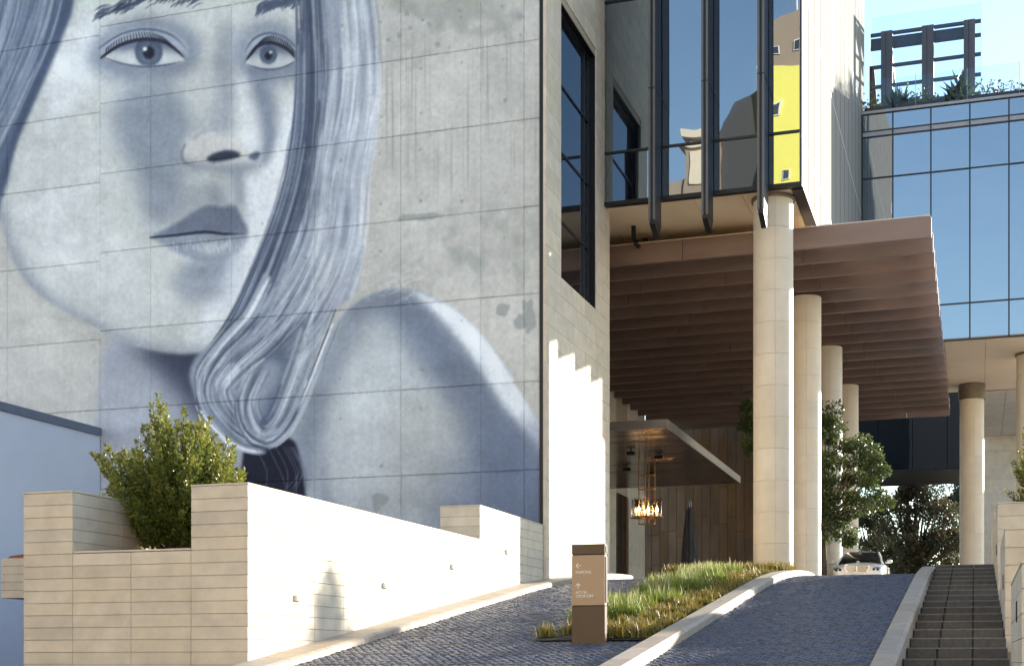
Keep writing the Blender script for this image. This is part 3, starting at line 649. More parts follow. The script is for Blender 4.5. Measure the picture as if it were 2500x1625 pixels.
# perforated white metal side
def screen_mat():
    m=bpy.data.materials.new('perforated_white_metal'); m.use_nodes=True; t=m.node_tree; L=t.links.new; N=t.nodes.new; p=t.nodes['Principled BSDF']
    p.inputs['Roughness'].default_value=.85; p.inputs['Specular IOR Level'].default_value=.08
    geo=N('ShaderNodeNewGeometry'); v=N('ShaderNodeTexVoronoi'); v.inputs['Scale'].default_value=11; v.inputs['Randomness'].default_value=0; L(geo.outputs['Position'],v.inputs['Vector'])
    cr=N('ShaderNodeMapRange'); cr.inputs[1].default_value=.36; cr.inputs[2].default_value=.44; cr.inputs[3].default_value=.55; cr.inputs[4].default_value=1; L(v.outputs['Distance'],cr.inputs[0])
    hs=N('ShaderNodeHueSaturation'); hs.inputs['Color'].default_value=(.36,.35,.33,1); L(cr.outputs[0],hs.inputs['Value']); L(hs.outputs[0],p.inputs['Base Color']); return m
SCREEN=screen_mat(); SEAM=mat('screen_seam',(.16,.155,.15),.8,spec=.1,namt=.1)
scn=MB().box(-4.80,-4.69,GY+.12,63.4,SZ,30).build('metal_screen',DARKF,ho)
ys=[GY+.02]+[GY+1.7*i for i in range(1,14)]+[63.4]
for a,b in zip(ys[:-1],ys[1:]):
    for c_,d in zip((SZ+.06,14.85,19.2,23.5,27.0),(14.85,19.2,23.5,27.0,30.0)):
        piece('screen_panel',b-a-.035,.05,d-c_-.03,SCREEN,scn,(-4.665,(a+b)/2,(c_+d)/2),R(90),bev=.006)
for y in ys[1:-1]: MB().box(-4.642,-4.634,y-.05,y+.05,SZ+.07,29.9).build('seam',SEAM,scn)
for z in(14.85,19.2,23.5): MB().box(-4.642,-4.632,GY+.04,63.3,z-.03,z+.03).build('seam',WHITE_METAL,scn)
MB().box(-4.70,-4.62,GY-.02,GY+.02,SZ,30).build('corner_trim',WHITE_METAL,ho)
MB().box(-12,-4.9,48,63.4,24,30).build('upper_floors',DARKF,ho)
# soffit of the box
sf=MB().box(-16.2,-4.94,GY+.165,62,SZ-.02,SZ+.08).build('soffit',STONE_JOINT,ho)
sx=frange(-16.2,-4.95,8); sy_=frange(GY+.17,61.9,6)
for a,b in zip(sx[:-1],sx[1:]):
    for c_,d in zip(sy_[:-1],sy_[1:]): piece('soffit_panel',b-a-.012,d-c_-.012,.04,SOFFIT,sf,((a+b)/2,(c_+d)/2,SZ-.035),bev=.003)
# inner walls of the drive-through
iw=MB().box(-16.9,-16.23,40.4,70.6,TOP,SZ).build('inner_stone_wall',STONE_JOINT,ho)
clad('stone_tile',iw,'+x',-16.23,[52.0,55,58,61,64.55],frange(TOP,SZ-.1,14),STONE); clad('stone_tile',iw,'+x',-16.23,[66.75,68.6,70.6],frange(TOP,SZ-.1,14),STONE)
clad('stone_tile',iw,'-y',70.6,[-16.9,-16.2],[TOP,3],STONE)
dr=MB().box(-16.22,-16.15,64.6,66.3,TOP+.1,8.0).build('entrance_door',GLASS_DK,ho)
MB().box(-16.24,-16.12,66.3,66.7,TOP,8.0).build('door_jamb',BRONZE_WALL,dr)
MB().box(-16.19,-16.13,65.4,65.46,TOP,8.0).build('stile',BRONZE_DK,dr)

# ------------------------------------------------------------------ columns
SEG={}
def col_seg(rad,h):
    key=(rad,round(h,3))
    if key not in SEG:
        n=8; a0=-R(30)+.0028/rad; a1=R(30)-.0028/rad; hh=h/2-.0024; V=[];fs=[]
        prof=[(rad-.04,-hh),(rad-.004,-hh),(rad,-hh+.004),(rad,hh-.004),(rad-.004,hh),(rad-.04,hh)]; m=len(prof)
        for i in range(n+1):
            t=a0+(a1-a0)*i/n
            for r_,z in prof: V.append((r_*math.cos(t),r_*math.sin(t),z))
        for i in range(n):
            for k in range(m): fs.append((i*m+k,(i+1)*m+k,(i+1)*m+(k+1)%m,i*m+(k+1)%m))
        fs+=[tuple(range(m)),tuple(range(n*m,n*m+m))[::-1]]
        me=bpy.data.meshes.new('drum_segment'); me.from_pydata(V,[],fs); me.update()
        bm=bmesh.new(); bm.from_mesh(me); bmesh.ops.recalc_face_normals(bm,faces=bm.faces); bm.to_mesh(me); bm.free()
        me.materials.append(STONE_COL); me.shade_smooth(); me.set_sharp_from_angle(angle=R(35)); SEG[key]=me
    return SEG[key]
def column(x,y,z0,z1,label,group,rad=.57,drum=.94,collar=None,rot=None):
    c=thing('column',(x,y,z0),label,'column',group)
    MB().lathe((x,y,0),[(rad-.015,z0),(rad-.015,z1)],40).build('shaft_core',STONE_JOINT,c,autosmooth=40)
    n=max(1,round((z1-z0)/drum)); h=(z1-z0)/n; a0=rot if rot is not None else R(14-90)
    for i in range(n):
        for k in range(6): link_mesh(col_seg(rad,h),'drum_segment',c,(x,y,z0+h*(i+.5)),a0+R(30+60*k))
    if collar: MB().lathe((x,y,0),[(rad+.06,collar[0]),(rad+.06,collar[1])],40).build('collar',mat('collar_bronze_%d'%len(MATS),(.20,.16,.12),.5,metal=.4),c,autosmooth=40)
    return c
cg='round stone columns along the drive'
column(-5.55,40.75,TOP,13.34,'tall cream stone column under the glazed box, standing behind the clipped bed',cg,collar=(13.28,13.36))
column(-5.55,48.5,TOP,12.40,'second cream stone column carrying the brown louvres, behind the tallest one',cg)
column(-5.55,56.5,TOP,12.40,'cream stone column partly hidden by the ficus tree behind the white car',cg)
column(-5.55,64.6,TOP,12.40,'farthest slender cream column at the inner end of the louvre canopy',cg)
column(-.14,71.6,TOP,12.7,'free-standing stone column under the blue glass wing beside the stairs top',cg,collar=(12.7,13.47))
column(2.30,65.2,TOP,13.42,'stone column under the blue glass wing, rising behind the shrub and stepped planters',cg,collar=(13.36,13.45))

# ------------------------------------------------------------------ bronze louvre canopy
lc=thing('louvre_canopy',(-8.7,58,12.4),'deep canopy of brown metal blades running across the drive','canopy')
for k in range(20):
    y=42.7+1.65*k; x0=-16.2 ; x1=-1.2; cuts=[x0,-12.2+(k*2.3)%3.1,-8.6+(k*1.7)%2.6,-5.2+(k*2.9)%2.8,x1]
    if k%2: cuts.pop(2)
    for a,b in zip(cuts[:-1],cuts[1:]):
        piece('blade',b-a-.012,.11,.58 if k else .60,BRONZE,lc,((a+b)/2,y+random.uniform(-.006,.006),12.70),bev=.008)
    MB().box(x0+.02,x1-.03,y-.02,y+.13,12.99,13.05).build('blade_flange',BRONZE,lc)
for x in(-14,-9.5): MB().box(x-.1,x+.1,45.2,74.4,13.105,13.3).build('carrier_beam',BRONZE_DK,lc)
MB().box(-4.2,-4.0,45.2,74.4,13.105,13.3).build('carrier_beam',BRONZE_DK,lc); MB().box(-1.9,-1.7,45.2,74.4,13.105,13.3).build('carrier_beam',BRONZE_DK,lc)
MB().box(-16.2,-4.66,42.7,74.5,13.055,13.09).build('deck',SOFFIT,lc); MB().box(-4.655,-1.25,42.7,74.5,13.06,13.085).build('diffuser_deck',DIFFUSER,lc)  # unseen deck over the blades; translucent side added to scatter light onto them
for px,y in((1547,41.95),(1576,43.3)):
    x=xAt(px,y); h_=MB().box(x-.06,x+.06,y-.06,y+.06,12.96,13.42)
    if y<42.6: h_.box(x-.05,x+.05,y+.06,42.66,12.90,12.98)
    h_.build('hanger',BLACK,lc)

# back wall of bronze sheets
bw=thing('bronze_panel_wall',(-12,76,TOP),'dark wall of upright weathered bronze sheets at the back of the drive','wall')
MB().box(-18,-6.2,76.05,76.4,TOP,12.9).build('backing',BRONZE_DK,bw)
xx=-18
while xx<-6.4:
    z=TOP; cut=[TOP]+sorted([TOP+random.uniform(1.2,3),TOP+random.uniform(4,5.8),TOP+random.uniform(6.8,8.6)])+[12.9]
    for a,b in zip(cut[:-1],cut[1:]): piece('bronze_sheet',.45,.04,b-a-.02,BRONZE_WALL,bw,(xx+.235,76.03+random.uniform(-.012,.012),(a+b)/2),bev=.005)
    xx+=.47

# ------------------------------------------------------------------ entrance canopy, chandelier, sculpture
FASCIA=mat('fascia_metal',(.30,.27,.25),.35,metal=.8,nscale=3,namt=.15)
UNDER=mat('canopy_underside',(.20,.15,.115),.22,metal=.85,nscale=2,namt=.2,obj=.12)
ec=thing('entrance_canopy',(-13,55,8),'flat bronze entrance canopy with a polished boarded underside','canopy')
CX0,CX1,CY0,CY1=-16.2,-10.04,47.2,63.0
MB().box(CX0,CX1-.06,CY0+.06,CY1-.06,8.03,8.28).build('deck',BRONZE_DK,ec)
for a,b in zip(frange(CX0,CX1,3)[:-1],frange(CX0,CX1,3)[1:]):
    piece('fascia',b-a-.008,.05,.32,FASCIA,ec,((a+b)/2,CY0+.03,8.16)); piece('fascia',b-a-.008,.05,.32,FASCIA,ec,((a+b)/2,CY1-.03,8.16))
for a,b in zip(frange(CY0,CY1,6)[:-1],frange(CY0,CY1,6)[1:]): piece('fascia',b-a-.008,.05,.32,FASCIA,ec,(CX1-.03,(a+b)/2,8.16),R(90))
n=52
for i in range(n):
    a=CY0+.08+(CY1-CY0-.16)*i/n; b=CY0+.08+(CY1-CY0-.16)*(i+1)/n
    o=piece('soffit_board',CX1-CX0-.14,b-a-.035,.03,UNDER,ec,((CX0+CX1)/2-.03,(a+b)/2,8.02)); o.rotation_euler=(random.gauss(0,.02),0,0)
for i,(x,y) in enumerate([(-14.2,49.2),(-13.3,50.3),(-12.4,51.7),(-11.6,53),(-15,52),(-14.3,54.5),(-13.6,56),(-12.9,57.5)]):
    sp=thing('spotlight',(x,y,7.8),'small black spotlight fixed under the bronze entrance canopy','light','spotlights under the canopy')
    MB().tube([(x,y,8.01),(x,y,7.94)],.03,8).build('stem',BLACK,sp); MB().box(x-.16,x+.16,y-.1,y+.1,7.80,7.94).build('housing',BLACK,sp,bevel=.015)
BRASS=mat('brass',(.42,.24,.12),.3,metal=.9,namt=.1)
FLAME=mat('candle_flame',(1,.6,.25),.5,namt=0,emit=((1,.50,.16),60))
CANDLE=mat('candle_tube',(.75,.50,.26),.5,namt=0,emit=((1,.45,.14),1.2))
ch=thing('chandelier',(-12.3,53.9,5.4),'lit chandelier of clear glass cylinders and candle lamps on a brass frame','chandelier')
cx,cy=-12.3,53.9
for dx,dy in((-.28,-.1),(-.1,.16),(.12,-.16),(.3,.12)): MB().box(cx+dx-.02,cx+dx+.02,cy+dy-.02,cy+dy+.02,5.38,8.0).build('rod',BRASS,ch)
for z in(7.3,6.75,5.38): 
    MB().box(cx-.31,cx+.33,cy-.18,cy-.14,z,z+.03).box(cx-.31,cx+.33,cy+.12,cy+.16,z,z+.03).box(cx-.31,cx-.27,cy-.14,cy+.12,z,z+.03).box(cx+.29,cx+.33,cy-.14,cy+.12,z,z+.03).build('frame',BRASS,ch)
MB().box(cx-.66,cx+.66,cy-.03,cy+.03,5.62,5.66).box(cx-.03,cx+.03,cy-.66,cy-.035,5.621,5.659).box(cx-.03,cx+.03,cy+.035,cy+.66,5.621,5.659).build('arm',BRASS,ch)
for k in range(8):
    t=R(22.5+45*k); r_=.50 if k%2 else .40; x,y=cx+r_*math.cos(t),cy+r_*math.sin(t); zb=5.66
    MB().box(min(x,cx),max(x,cx),y-.012,y+.012,5.63,5.655).build('bracket',BRASS,ch)
    MB().lathe((x,y,0),[(.19,zb),(.19,zb+.72),(.185,zb+.72),(.185,zb+.01)],20,cap=False).build('glass_cylinder',CLEAR,ch,smooth=True)
    MB().lathe((x,y,0),[(.2,zb-.015),(.2,zb+.012)],20).build('dish',BRASS,ch)
    cd=MB().lathe((x,y,0),[(.035,zb+.01),(.035,zb+.20)],12).build('candle',CANDLE,ch)
    MB().lathe((x,y,0),[(.012,zb+.2),(.045,zb+.25),(.03,zb+.31),(.004,zb+.36)],10).build('bulb',FLAME,cd,smooth=True)
CHAR=mat('charred_timber',(.055,.052,.065),.7,nscale=6,namt=.5,bump=.8,bscale=18,stretch=(3,3,.3))
sc=thing('sculpture',(-12.6,64,TOP),'tall sculpture of charred timber shafts leaning together beyond the canopy','sculpture')
for k in range(9):
    t=R(40*k+10); bx,by=-12.6+.44*math.cos(t),64+.4*math.sin(t); tx,ty=-12.58+.10*math.cos(t+.5),64+.12*math.sin(t+.5); h=random.uniform(4.2,5.05); z1=TOP+h
    pts=[(bx+(tx-bx)*f+random.gauss(0,.012),by+(ty-by)*f,TOP+h*f) for f in(0,.25,.5,.75,.92,1)]
    MB().tube(pts,[.14,.125,.11,.09,.06,.01],6).build('timber_shaft',CHAR,sc)

# ------------------------------------------------------------------ blue glass wing on the right
lw=thing('glass_wing',(2.5,66,13.5),'blue curtain-wall wing of the hotel spanning above the rear drive','building')
LY=61.7; LX0,LX1=-4.60,3.8
MB().box(LX0,LX1,LY+.1,73.4,13.62,23.4).build('body',DARKF,lw)
lx=[LX0,-3.33,-1.77,-.2,1.35,2.9,LX1]; lz=[13.55,15.05,20.7,22.5]
SPAN=mat('spandrel',(.33,.34,.38),.4,metal=.2,namt=.05)
for a,b in zip(lx[:-1],lx[1:]):
    for c_,d in list(zip(lz[:-1],lz[1:]))+[(22.72,23.45)]:
        pane(b-a-.06,d-c_-.06,GLASS2,lw,((a+b)/2,LY+.035,(c_+d)/2))
    MB().box(a+.02,b-.02,LY,LY+.05,22.5,22.7).build('spandrel',SPAN,lw)
    MB().box(a+.003,b-.003,LY-.06,LY+.6,23.47,23.58).build('coping',SPAN,lw)
for x in lx: MB().box(x-.028,x+.028,LY-.03,LY+.1,13.5,23.45).build('mullion',DARKF,lw)
for z in(13.52,15.05,20.7,22.48,22.72): MB().box(LX0,LX1,LY-.025,LY+.09,z-.025,z+.025).build('transom',DARKF,lw)
MB().box(LX1-.02,LX1+.02,LY,73.4,13.5,23.5).build('end_wall',SPAN,lw)
so_=MB().box(LX0,LX1,LY+.02,73.4,13.50,13.6).build('soffit',STONE_JOINT,lw)
for a,b in zip(frange(LX0,LX1,5)[:-1],frange(LX0,LX1,5)[1:]): piece('soffit_panel',b-a-.015,73.4-LY-.1,.03,SOFFIT,so_,((a+b)/2,(LY+73.4)/2+.03,13.475),bev=.003)
s2=MB().box(.4,LX1+2,73.42,88.2,13.43,13.6).build('stone_soffit',STONE_JOINT,lw)
for a,b in zip(frange(.4,LX1+2,5)[:-1],frange(.4,LX1+2,5)[1:]):
    for c_,d in zip(frange(73.42,88,4)[:-1],frange(73.42,88,4)[1:]): piece('soffit_panel',b-a-.02,d-c_-.02,.03,STONE,s2,((a+b)/2,(c_+d)/2,13.41))
rw=MB().box(.5,13,88.03,88.6,TOP,13.5).build('rear_wall',STONE_JOINT,lw)
clad('stone_tile',rw,'-y',88.03,lambda r:[.5+(r%2)*.0,2.4,4.6,6.8,9,11,13],frange(5.6,13.4,9),STONE)
MB().box(.5,13,87.93,88.02,5.15,5.6).box(.5,13,87.93,88.02,TOP,3.5).build('base_band',mat('band_grey',(.06,.055,.052),.6),lw)
MB().box(.5,13,87.96,88.02,3.5,5.15).build('base_panel',mat('band_brown',(.16,.12,.095),.5),lw)
# dark glazed bridge behind
db=thing('dark_glass_bridge',(-6,92,11.8),'dark reflective glass upper storey seen under the louvres, before the trees','building')
MB().box(-14,.45,90.1,98,11.85,19).build('body',BLACK,db)
for a,b in zip(frange(-14,.45,7)[:-1],frange(-14,.45,7)[1:]): MB().box(a+.02,b-.02,90,90.06,11.9,19).build('pane',GLASS_DK,db)
MB().box(-14,.46,89.96,90.07,11.78,11.9).build('edge_trim',BLACK,db)

# ------------------------------------------------------------------ roof terrace: balustrade, pergola
PERG=mat('pergola_bronze',(.085,.058,.052),.5,metal=.2,namt=.1); PERG_B=mat('pergola_rail',(.030,.035,.055),.4,metal=.3,namt=.1)
pg=thing('pergola',(-2,65,23.5),'brown pergola frame with dark rails and a glass roof on the terrace','pergola')
for a,b in((-4.02,-3.52),(-2.25,-1.74),(-.47,.01)):
    MB().box(a,b,64.9,65.3,23.4,28.35).build('post',PERG,pg); MB().box(a+.2,a+.23,64.88,64.897,23.4,28.3).build('groove',BLACK,pg)
    MB().prism([(64.95,28.35),(65.3,28.35),(69.5,28.1),(69.5,27.7),(65.3,27.85)],'x',a+.1,b-.1).build('rafter',PERG,pg)
for z in(25.2,26.05,26.95,27.8,24.3,28.42): MB().box(-4.5,.26,65.31,65.45,z-.065,z+.065).build('rail',PERG_B,pg)
MB().box(-4.5,-.47,65.46,65.52,27.9,28.3).build('beam',PERG_B,pg)
MB().box(-4.4,.30,64.84,64.86,23.6,29.0).build('glass_screen',CLEAR,pg)
MB().prism([(-4.6,23.4),(-4.1,23.4),(-4.4,27.3),(-4.6,27.3)],'y',66,66.2).build('side_panel',PERG,pg)
ba=thing('glass_balustrade',(-1,62.2,23.5),'frameless glass balustrade along the planted terrace edge','balustrade')
for a,b in zip((-4.45,-2.4,-.3),(-2.42,-.32,1.76)):
    MB().box(a,b,62.2,62.225,23.5,25.1).build('glass_panel',CLEAR,ba)
for x in(-2.41,-.31,1.78): MB().box(x-.008,x+.008,62.19,62.235,23.5,25.12).build('clip',SPAN,ba)
MB().box(-4.55,3.7,62.24,64.5,23.41,23.95).build('planting_bed',SOIL,ba)

# ------------------------------------------------------------------ stepped planters right of the stairs
def rblock(y0,y1,z1,label,x1=4.0):
    c=thing('stone_planter',(2,y0,GZ),label,'planter','stepped planters beside the stairs')
    MB().box(.45+I,x1-I,y0+I,y1,GZ,z1-.03).build('wall_core',STONE_JOINT,c)
    zb=.03+.14*(y0-20)-.35; n=max(1,int((z1-.03-zb)/.26+.5)); zs=frange(zb,z1-.03,n)
    clad('stone_tile',c,'-y',y0+I,[.45,1.5,2.6,x1],zs,STONE)
    ny=max(1,int((y1-y0)/1.1)); clad('stone_tile',c,'-x',.45+I,[y0+.004]+frange(y0,y1,ny)[1:],zs,STONE)
    piece('coping_stone',x1-.44,.45,.03,STONE,c,((x1+.445)/2,y0+.22,z1-.012)); piece('coping_stone',.42,y1-y0-.46,.03,STONE,c,(.655,(y0+.46+y1)/2,z1-.012))
    MB().box(.9,x1-.1,y0+.46,y1-.05,z1-.2,z1-.03).build('soil',SOIL,c)
    return c
rblock(15,19.4,1.01,'lowest beige stone planter block beside the foot of the stairs')
rblock(23.2,27.2,2.08,'middle beige stone planter block halfway up the stairs')
rblock(30.8,35.4,3.30,'tall beige stone planter block holding a bushy shrub near the stairs top')
rblock(36.0,42.6,3.68,'narrow beige stone block at the head of the stairs')
tag(MB().box(.46,4,19.41,23.19,GZ,-.1).box(.46,4,27.21,30.79,GZ,1.0).build('planting_bed',SOIL),kind='structure')
LENS=mat('lamp_lens',(.02,.02,.022),.3)
for y,z,x,wh in((16.6,.55,.45,'lowest'),(24.4,1.3,.45,'middle'),(32.0,2.4,.45,'tall')):
    s_=thing('wall_light',(x,y,z),'slim dark recessed light in the side of the %s stair planter block'%wh,'light','recessed lights beside the stairs')
    MB().box(x-.012,x+.02,y-.04,y+.04,z-.12,z+.12).build('plate',BLACK,s_); MB().box(x-.016,x-.011,y-.025,y+.025,z-.1,z+.1).build('lens',LENS,s_)
WPL=mat('white_plate',(.8,.8,.8),.4,namt=.03)
for (px,py),wh in zip(((728,1459),(941,1428.5),(1106,1382.5),(1238,1346.5)),('nearest its notched corner','second from its notched corner','third from its notched corner','under the raised rear block')):
    p=onX(px,py,-10.45); s_=thing('wall_light',p,'small square white light set in the sunlit planter wall, '+wh,'light','square lights along the planter wall')
    MB().box(-10.46,-10.40,p.y-.13,p.y+.05,p.z-.05,p.z+.05).build('housing',WPL,s_,bevel=.006); MB().box(-10.44,-10.397,p.y+.052,p.y+.085,p.z-.045,p.z+.02).build('lens',BLACK,s_)

# ------------------------------------------------------------------ totem sign
TM=mat('totem_bronze',(.080,.060,.044),.42,metal=.45,nscale=2,namt=.06); TP=mat('totem_panel',(.34,.255,.185),.42,metal=.35,nscale=2,namt=.05); TW=mat('sign_white',(.85,.85,.83),.5,namt=0)
TY=21.75; tx0=xAt(1396,TY); tx1=xAt(1476.5,TY); zb=onY(1436,1570,TY).z-.03; zt=onY(1396,1328.5,TY).z; zc=onY(1396,1354,TY).z; zm=onY(1396,1478,TY).z
to=thing('totem_sign',((tx0+tx1)/2,TY,zb),'bronze totem sign pointing left to parking and ahead to hotel drop-off','sign')
MB().box(tx0,tx1,TY,TY+.15,zb-.05,zm-.006).build('base',TM,to,bevel=.003); MB().box(tx0,tx1,TY,TY+.13,zm+.006,zc-.007).build('panel',TP,to,bevel=.003)
MB().box(tx0,tx1,TY,TY+.15,zc+.007,zt).build('cap',TM,to,bevel=.003); MB().box(tx0+.01,tx1-.01,TY+.02,TY+.12,zb,zt-.01).build('spine',BLACK,to)
MB().box(tx1-.0,tx1+.012,TY+.03,TY+.13,zm+.05,zc-.03).build('side_trim',BLACK,to); MB().box(tx1,tx1+.012,TY+.05,TY+.13,zc+.03,zt-.03).build('side_trim',BLACK,to)
def text(body,px,py,size_px):
    p=onY(px,py,TY); cu=bpy.data.curves.new('lettering','FONT'); cu.body=body; cu.size=size_px/F*(TY/ray(px,py).y)*1.42; cu.extrude=.002; cu.space_line=.93
    o=bpy.data.objects.new('t',cu); COL.objects.link(o); dg=bpy.context.evaluated_depsgraph_get(); me=bpy.data.meshes.new_from_object(o.evaluated_get(dg)); bpy.data.objects.remove(o)
    me.materials.clear(); me.materials.append(TW); rot=Matrix.Rotation(R(90),4,'X'); me.transform(rot); return link_mesh(me,'lettering',to,(p.x,TY-.003,p.z))
text('PARKING',1405.5,1399.5,6.7); text('HOTEL\nDROP-OFF',1405.5,1448.5,6.7)
def arrow(px,py,up):
    p=onY(px,py,TY); k=TY/ray(px,py).y/F; L_=12*k/2; th=1.6*k/2; m=MB()
    def seg(a,b):
        a=Vector(a);b=Vector(b);d=(b-a).normalized();n=Vector((-d.y,d.x))*th
        if up: f=lambda v:(v.y*-1,v.x)
        else: f=lambda v:(v.x,v.y)
        m.prism([ (p.x+f(v)[0],p.z+f(v)[1]) for v in(a+n,b+n,b-n,a-n)],'y',TY-.004,TY+.002)
    if up: seg((-L_,0),(L_,0)); seg((L_,0),(0,L_)); seg((L_,0),(0,-L_))
    else: seg((L_,0),(-L_,0)); seg((-L_,0),(0,L_)); seg((-L_,0),(0,-L_))
    m.build('arrow',TW,to)
arrow(1412,1380,False); arrow(1411.5,1429,True)

# ------------------------------------------------------------------ buildings across the street, towers mirrored in the glazing, office blocks unseen
MIRY=2*GY
def mx_(px,Y): return xAt(px,MIRY-Y)
YEL=mat('yellow_paint',(.85,.78,.16),.7,namt=.04); YEL2=mat('orange_yellow_paint',(.88,.68,.14),.7,namt=.04); TAUPE=mat('taupe_render',(.30,.235,.18),.8,nscale=.3,namt=.08); CHARC=mat('charcoal_render',(.05,.05,.052),.7,namt=.1); CREAM=mat('cream_render',(.66,.58,.46),.8,namt=.05)
at=thing('apartment_tower',(-10,-38,GZ),'taupe tower with bright yellow panels across the street, mirrored in the glazed box','building')
MB().box(-15.2,-11.6,-46,-30,GZ,36.5).build('lower_wall',YEL2,at); MB().box(-15.25,-11.6,-46,-30.05,36.5,46.2).build('yellow_wall',YEL,at)
MB().prism([(-15.2,46.2),(-11.6,46.2),(-11.6,50.6),(-12.6,50.7),(-14,50.4),(-15.2,49.6)],'y',-46,-30.1).build('crown',TAUPE,at)
MB().tube([(-13,-33,50.5),(-13.6,-33,60)],.1,6).build('mast',WPL,at)
for x,z in((-14.4,47.6),(-14.4,43.0),(-14.2,39.0),(-12.4,47.8)):
    wd=MB().box(x-.36,x+.36,-30.02,-29.93,z-.42,z+.42).build('window',WPL,at); MB().box(x-.30,x+.24,-29.95,-29.9,z-.36,z+.36).build('pane',GLASS_DK,wd)
ab=thing('apartment_block',(-18.5,-38,GZ),'brown and charcoal apartment block beside the yellow tower across the street','building')
MB().prism([(-18.6,GZ),(-15.4,GZ),(-15.4,45),(-17,44),(-18.6,42)],'y',-46,-31).build('dark_wing',CHARC,ab)
MB().box(-22.0,-18.62,-46,-30.6,GZ,41.5).build('taupe_wing',TAUPE,ab); MB().box(-24,-22.02,-46,-31,GZ,39.2).build('low_wing',TAUPE,ab)
MB().box(-22.4,-18.5,-46,-30.2,41.5,42.0).build('roof_slab',CREAM,ab); MB().box(-21.6,-20.2,-30.7,-30.4,38.6,41.2).build('balcony',CREAM,ab)
for x,z in((-19.2,39.5),(-19.2,36),(-20.8,35)):
    wd=MB().box(x-.36,x+.36,-30.62,-30.5,z-.5,z+.5).build('window',WPL,ab); MB().box(x-.28,x+.28,-30.52,-30.46,z-.4,z+.4).build('pane',GLASS_DK,wd)

for x0,x1,h,col,lab in((-75,-25,29,(.60,.50,.38),'long unseen cream block added across the street to bounce sunlight, beside the charcoal apartments'),(-11,28,31,(.62,.53,.42),'unseen pale block added across the street to bounce sunlight, next to the yellow tower'),(30,80,27,(.55,.46,.36),'lower unseen tan block added at the far end of the street to bounce sunlight')):  # unseen blocks added so their sunlit fronts bounce light onto the mural
    b_=thing('bounce_building',((x0+x1)/2,-34,GZ),lab,'building'); wm=mat('street_render_%d'%len(MATS),col,.8,nscale=.4,namt=.08)
    MB().box(x0,x1,-46,-32,GZ,h).build('wall',wm,b_); MB().box(x0-.2,x1+.2,-46.2,-31.7,h,h+.6).build('cornice',CREAM,b_)
    for i in range(int((x1-x0)/6)):
        for j in range(6):
            wx=x0+3+6*i; wz=2+j*4.4; wd=MB().box(wx-1,wx+1,-32.01,-31.95,wz,wz+2.2).build('window',WPL,b_); MB().box(wx-.9,wx+.9,-31.96,-31.92,wz+.1,wz+2.1).build('pane',GLASS_DK,wd)

# ------------------------------------------------------------------ foliage
def leaves(name,P,D,size,lmat,parent,width=.42,tint=None,fold=.25,loc=None,droop=0):
    """one leaf (a folded pair of quads) per point, pointing along D"""
    P=np.asarray(P,float); n=len(P); D=np.asarray(D,float); D=D/(np.linalg.norm(D,axis=1)[:,None]+1e-9)
    up=NR.normal(size=(n,3)); S_=np.cross(D,up); S_/=np.linalg.norm(S_,axis=1)[:,None]+1e-9; Nn=np.cross(S_,D)
    sz=(np.asarray(size)*NR.uniform(.7,1.25,n))[:,None]
    b=P; t=P+D*sz; m=P+D*sz*.5; l=m+S_*sz*width*.5+Nn*sz*fold*.3; r=m-S_*sz*width*.5+Nn*sz*fold*.3
    V=np.stack([b,l,t,r],1).reshape(-1,3); i=np.arange(n)*4
    Fq=np.stack([i,i+1,i+2,i+3],1)
    tv=NR.random(n) if tint is None else tint; tv=np.repeat(np.clip(tv,0,1),4); C=np.stack([tv,tv,tv,np.ones_like(tv)],1)
    return fast_mesh(name,V,Fq,lmat,parent,attrs={'tint':C},loc=loc)
def shoots_leaves(base,tips,per,size,spread=.10,start=.2,bend=.15):
    P=[];D=[];T=[]
    base=np.array(base)
    for tp in tips:
        tp=np.array(tp); b=base+NR.normal(0,.15,3)*[1,1,.2]
        f=start+(1-start)*NR.random(per)**.8; c=(b+tp)/2+np.array([(tp[0]-b[0])*bend,(tp[1]-b[1])*bend,-abs(tp[2]-b[2])*bend*.3])
        q=((1-f)**2)[:,None]*b+(2*f*(1-f))[:,None]*c+(f**2)[:,None]*tp
        d=(tp-b)/np.linalg.norm(tp-b); rad=NR.normal(size=(per,3)); rad-= (rad@d)[:,None]*d; rad/=np.linalg.norm(rad,axis=1)[:,None]+1e-9
        rr=spread*(1.1-f)[:,None]*NR.uniform(.2,1.2,(per,1))*1.6
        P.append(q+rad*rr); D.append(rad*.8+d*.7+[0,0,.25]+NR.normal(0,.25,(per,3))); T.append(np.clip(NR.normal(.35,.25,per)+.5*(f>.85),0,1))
    return np.concatenate(P),np.concatenate(D),np.concatenate(T)
def branches(m,base,tips,r0=.03):
    for tp in tips:
        b=Vector(base)+Vector((random.gauss(0,.08),random.gauss(0,.08),0)); t=Vector(tp); c=(b+t)/2+Vector((0,0,-.1)); 
        m.tube([b,b.lerp(c,.6),c.lerp(t,.5),t],[r0,r0*.7,r0*.4,.004],5)
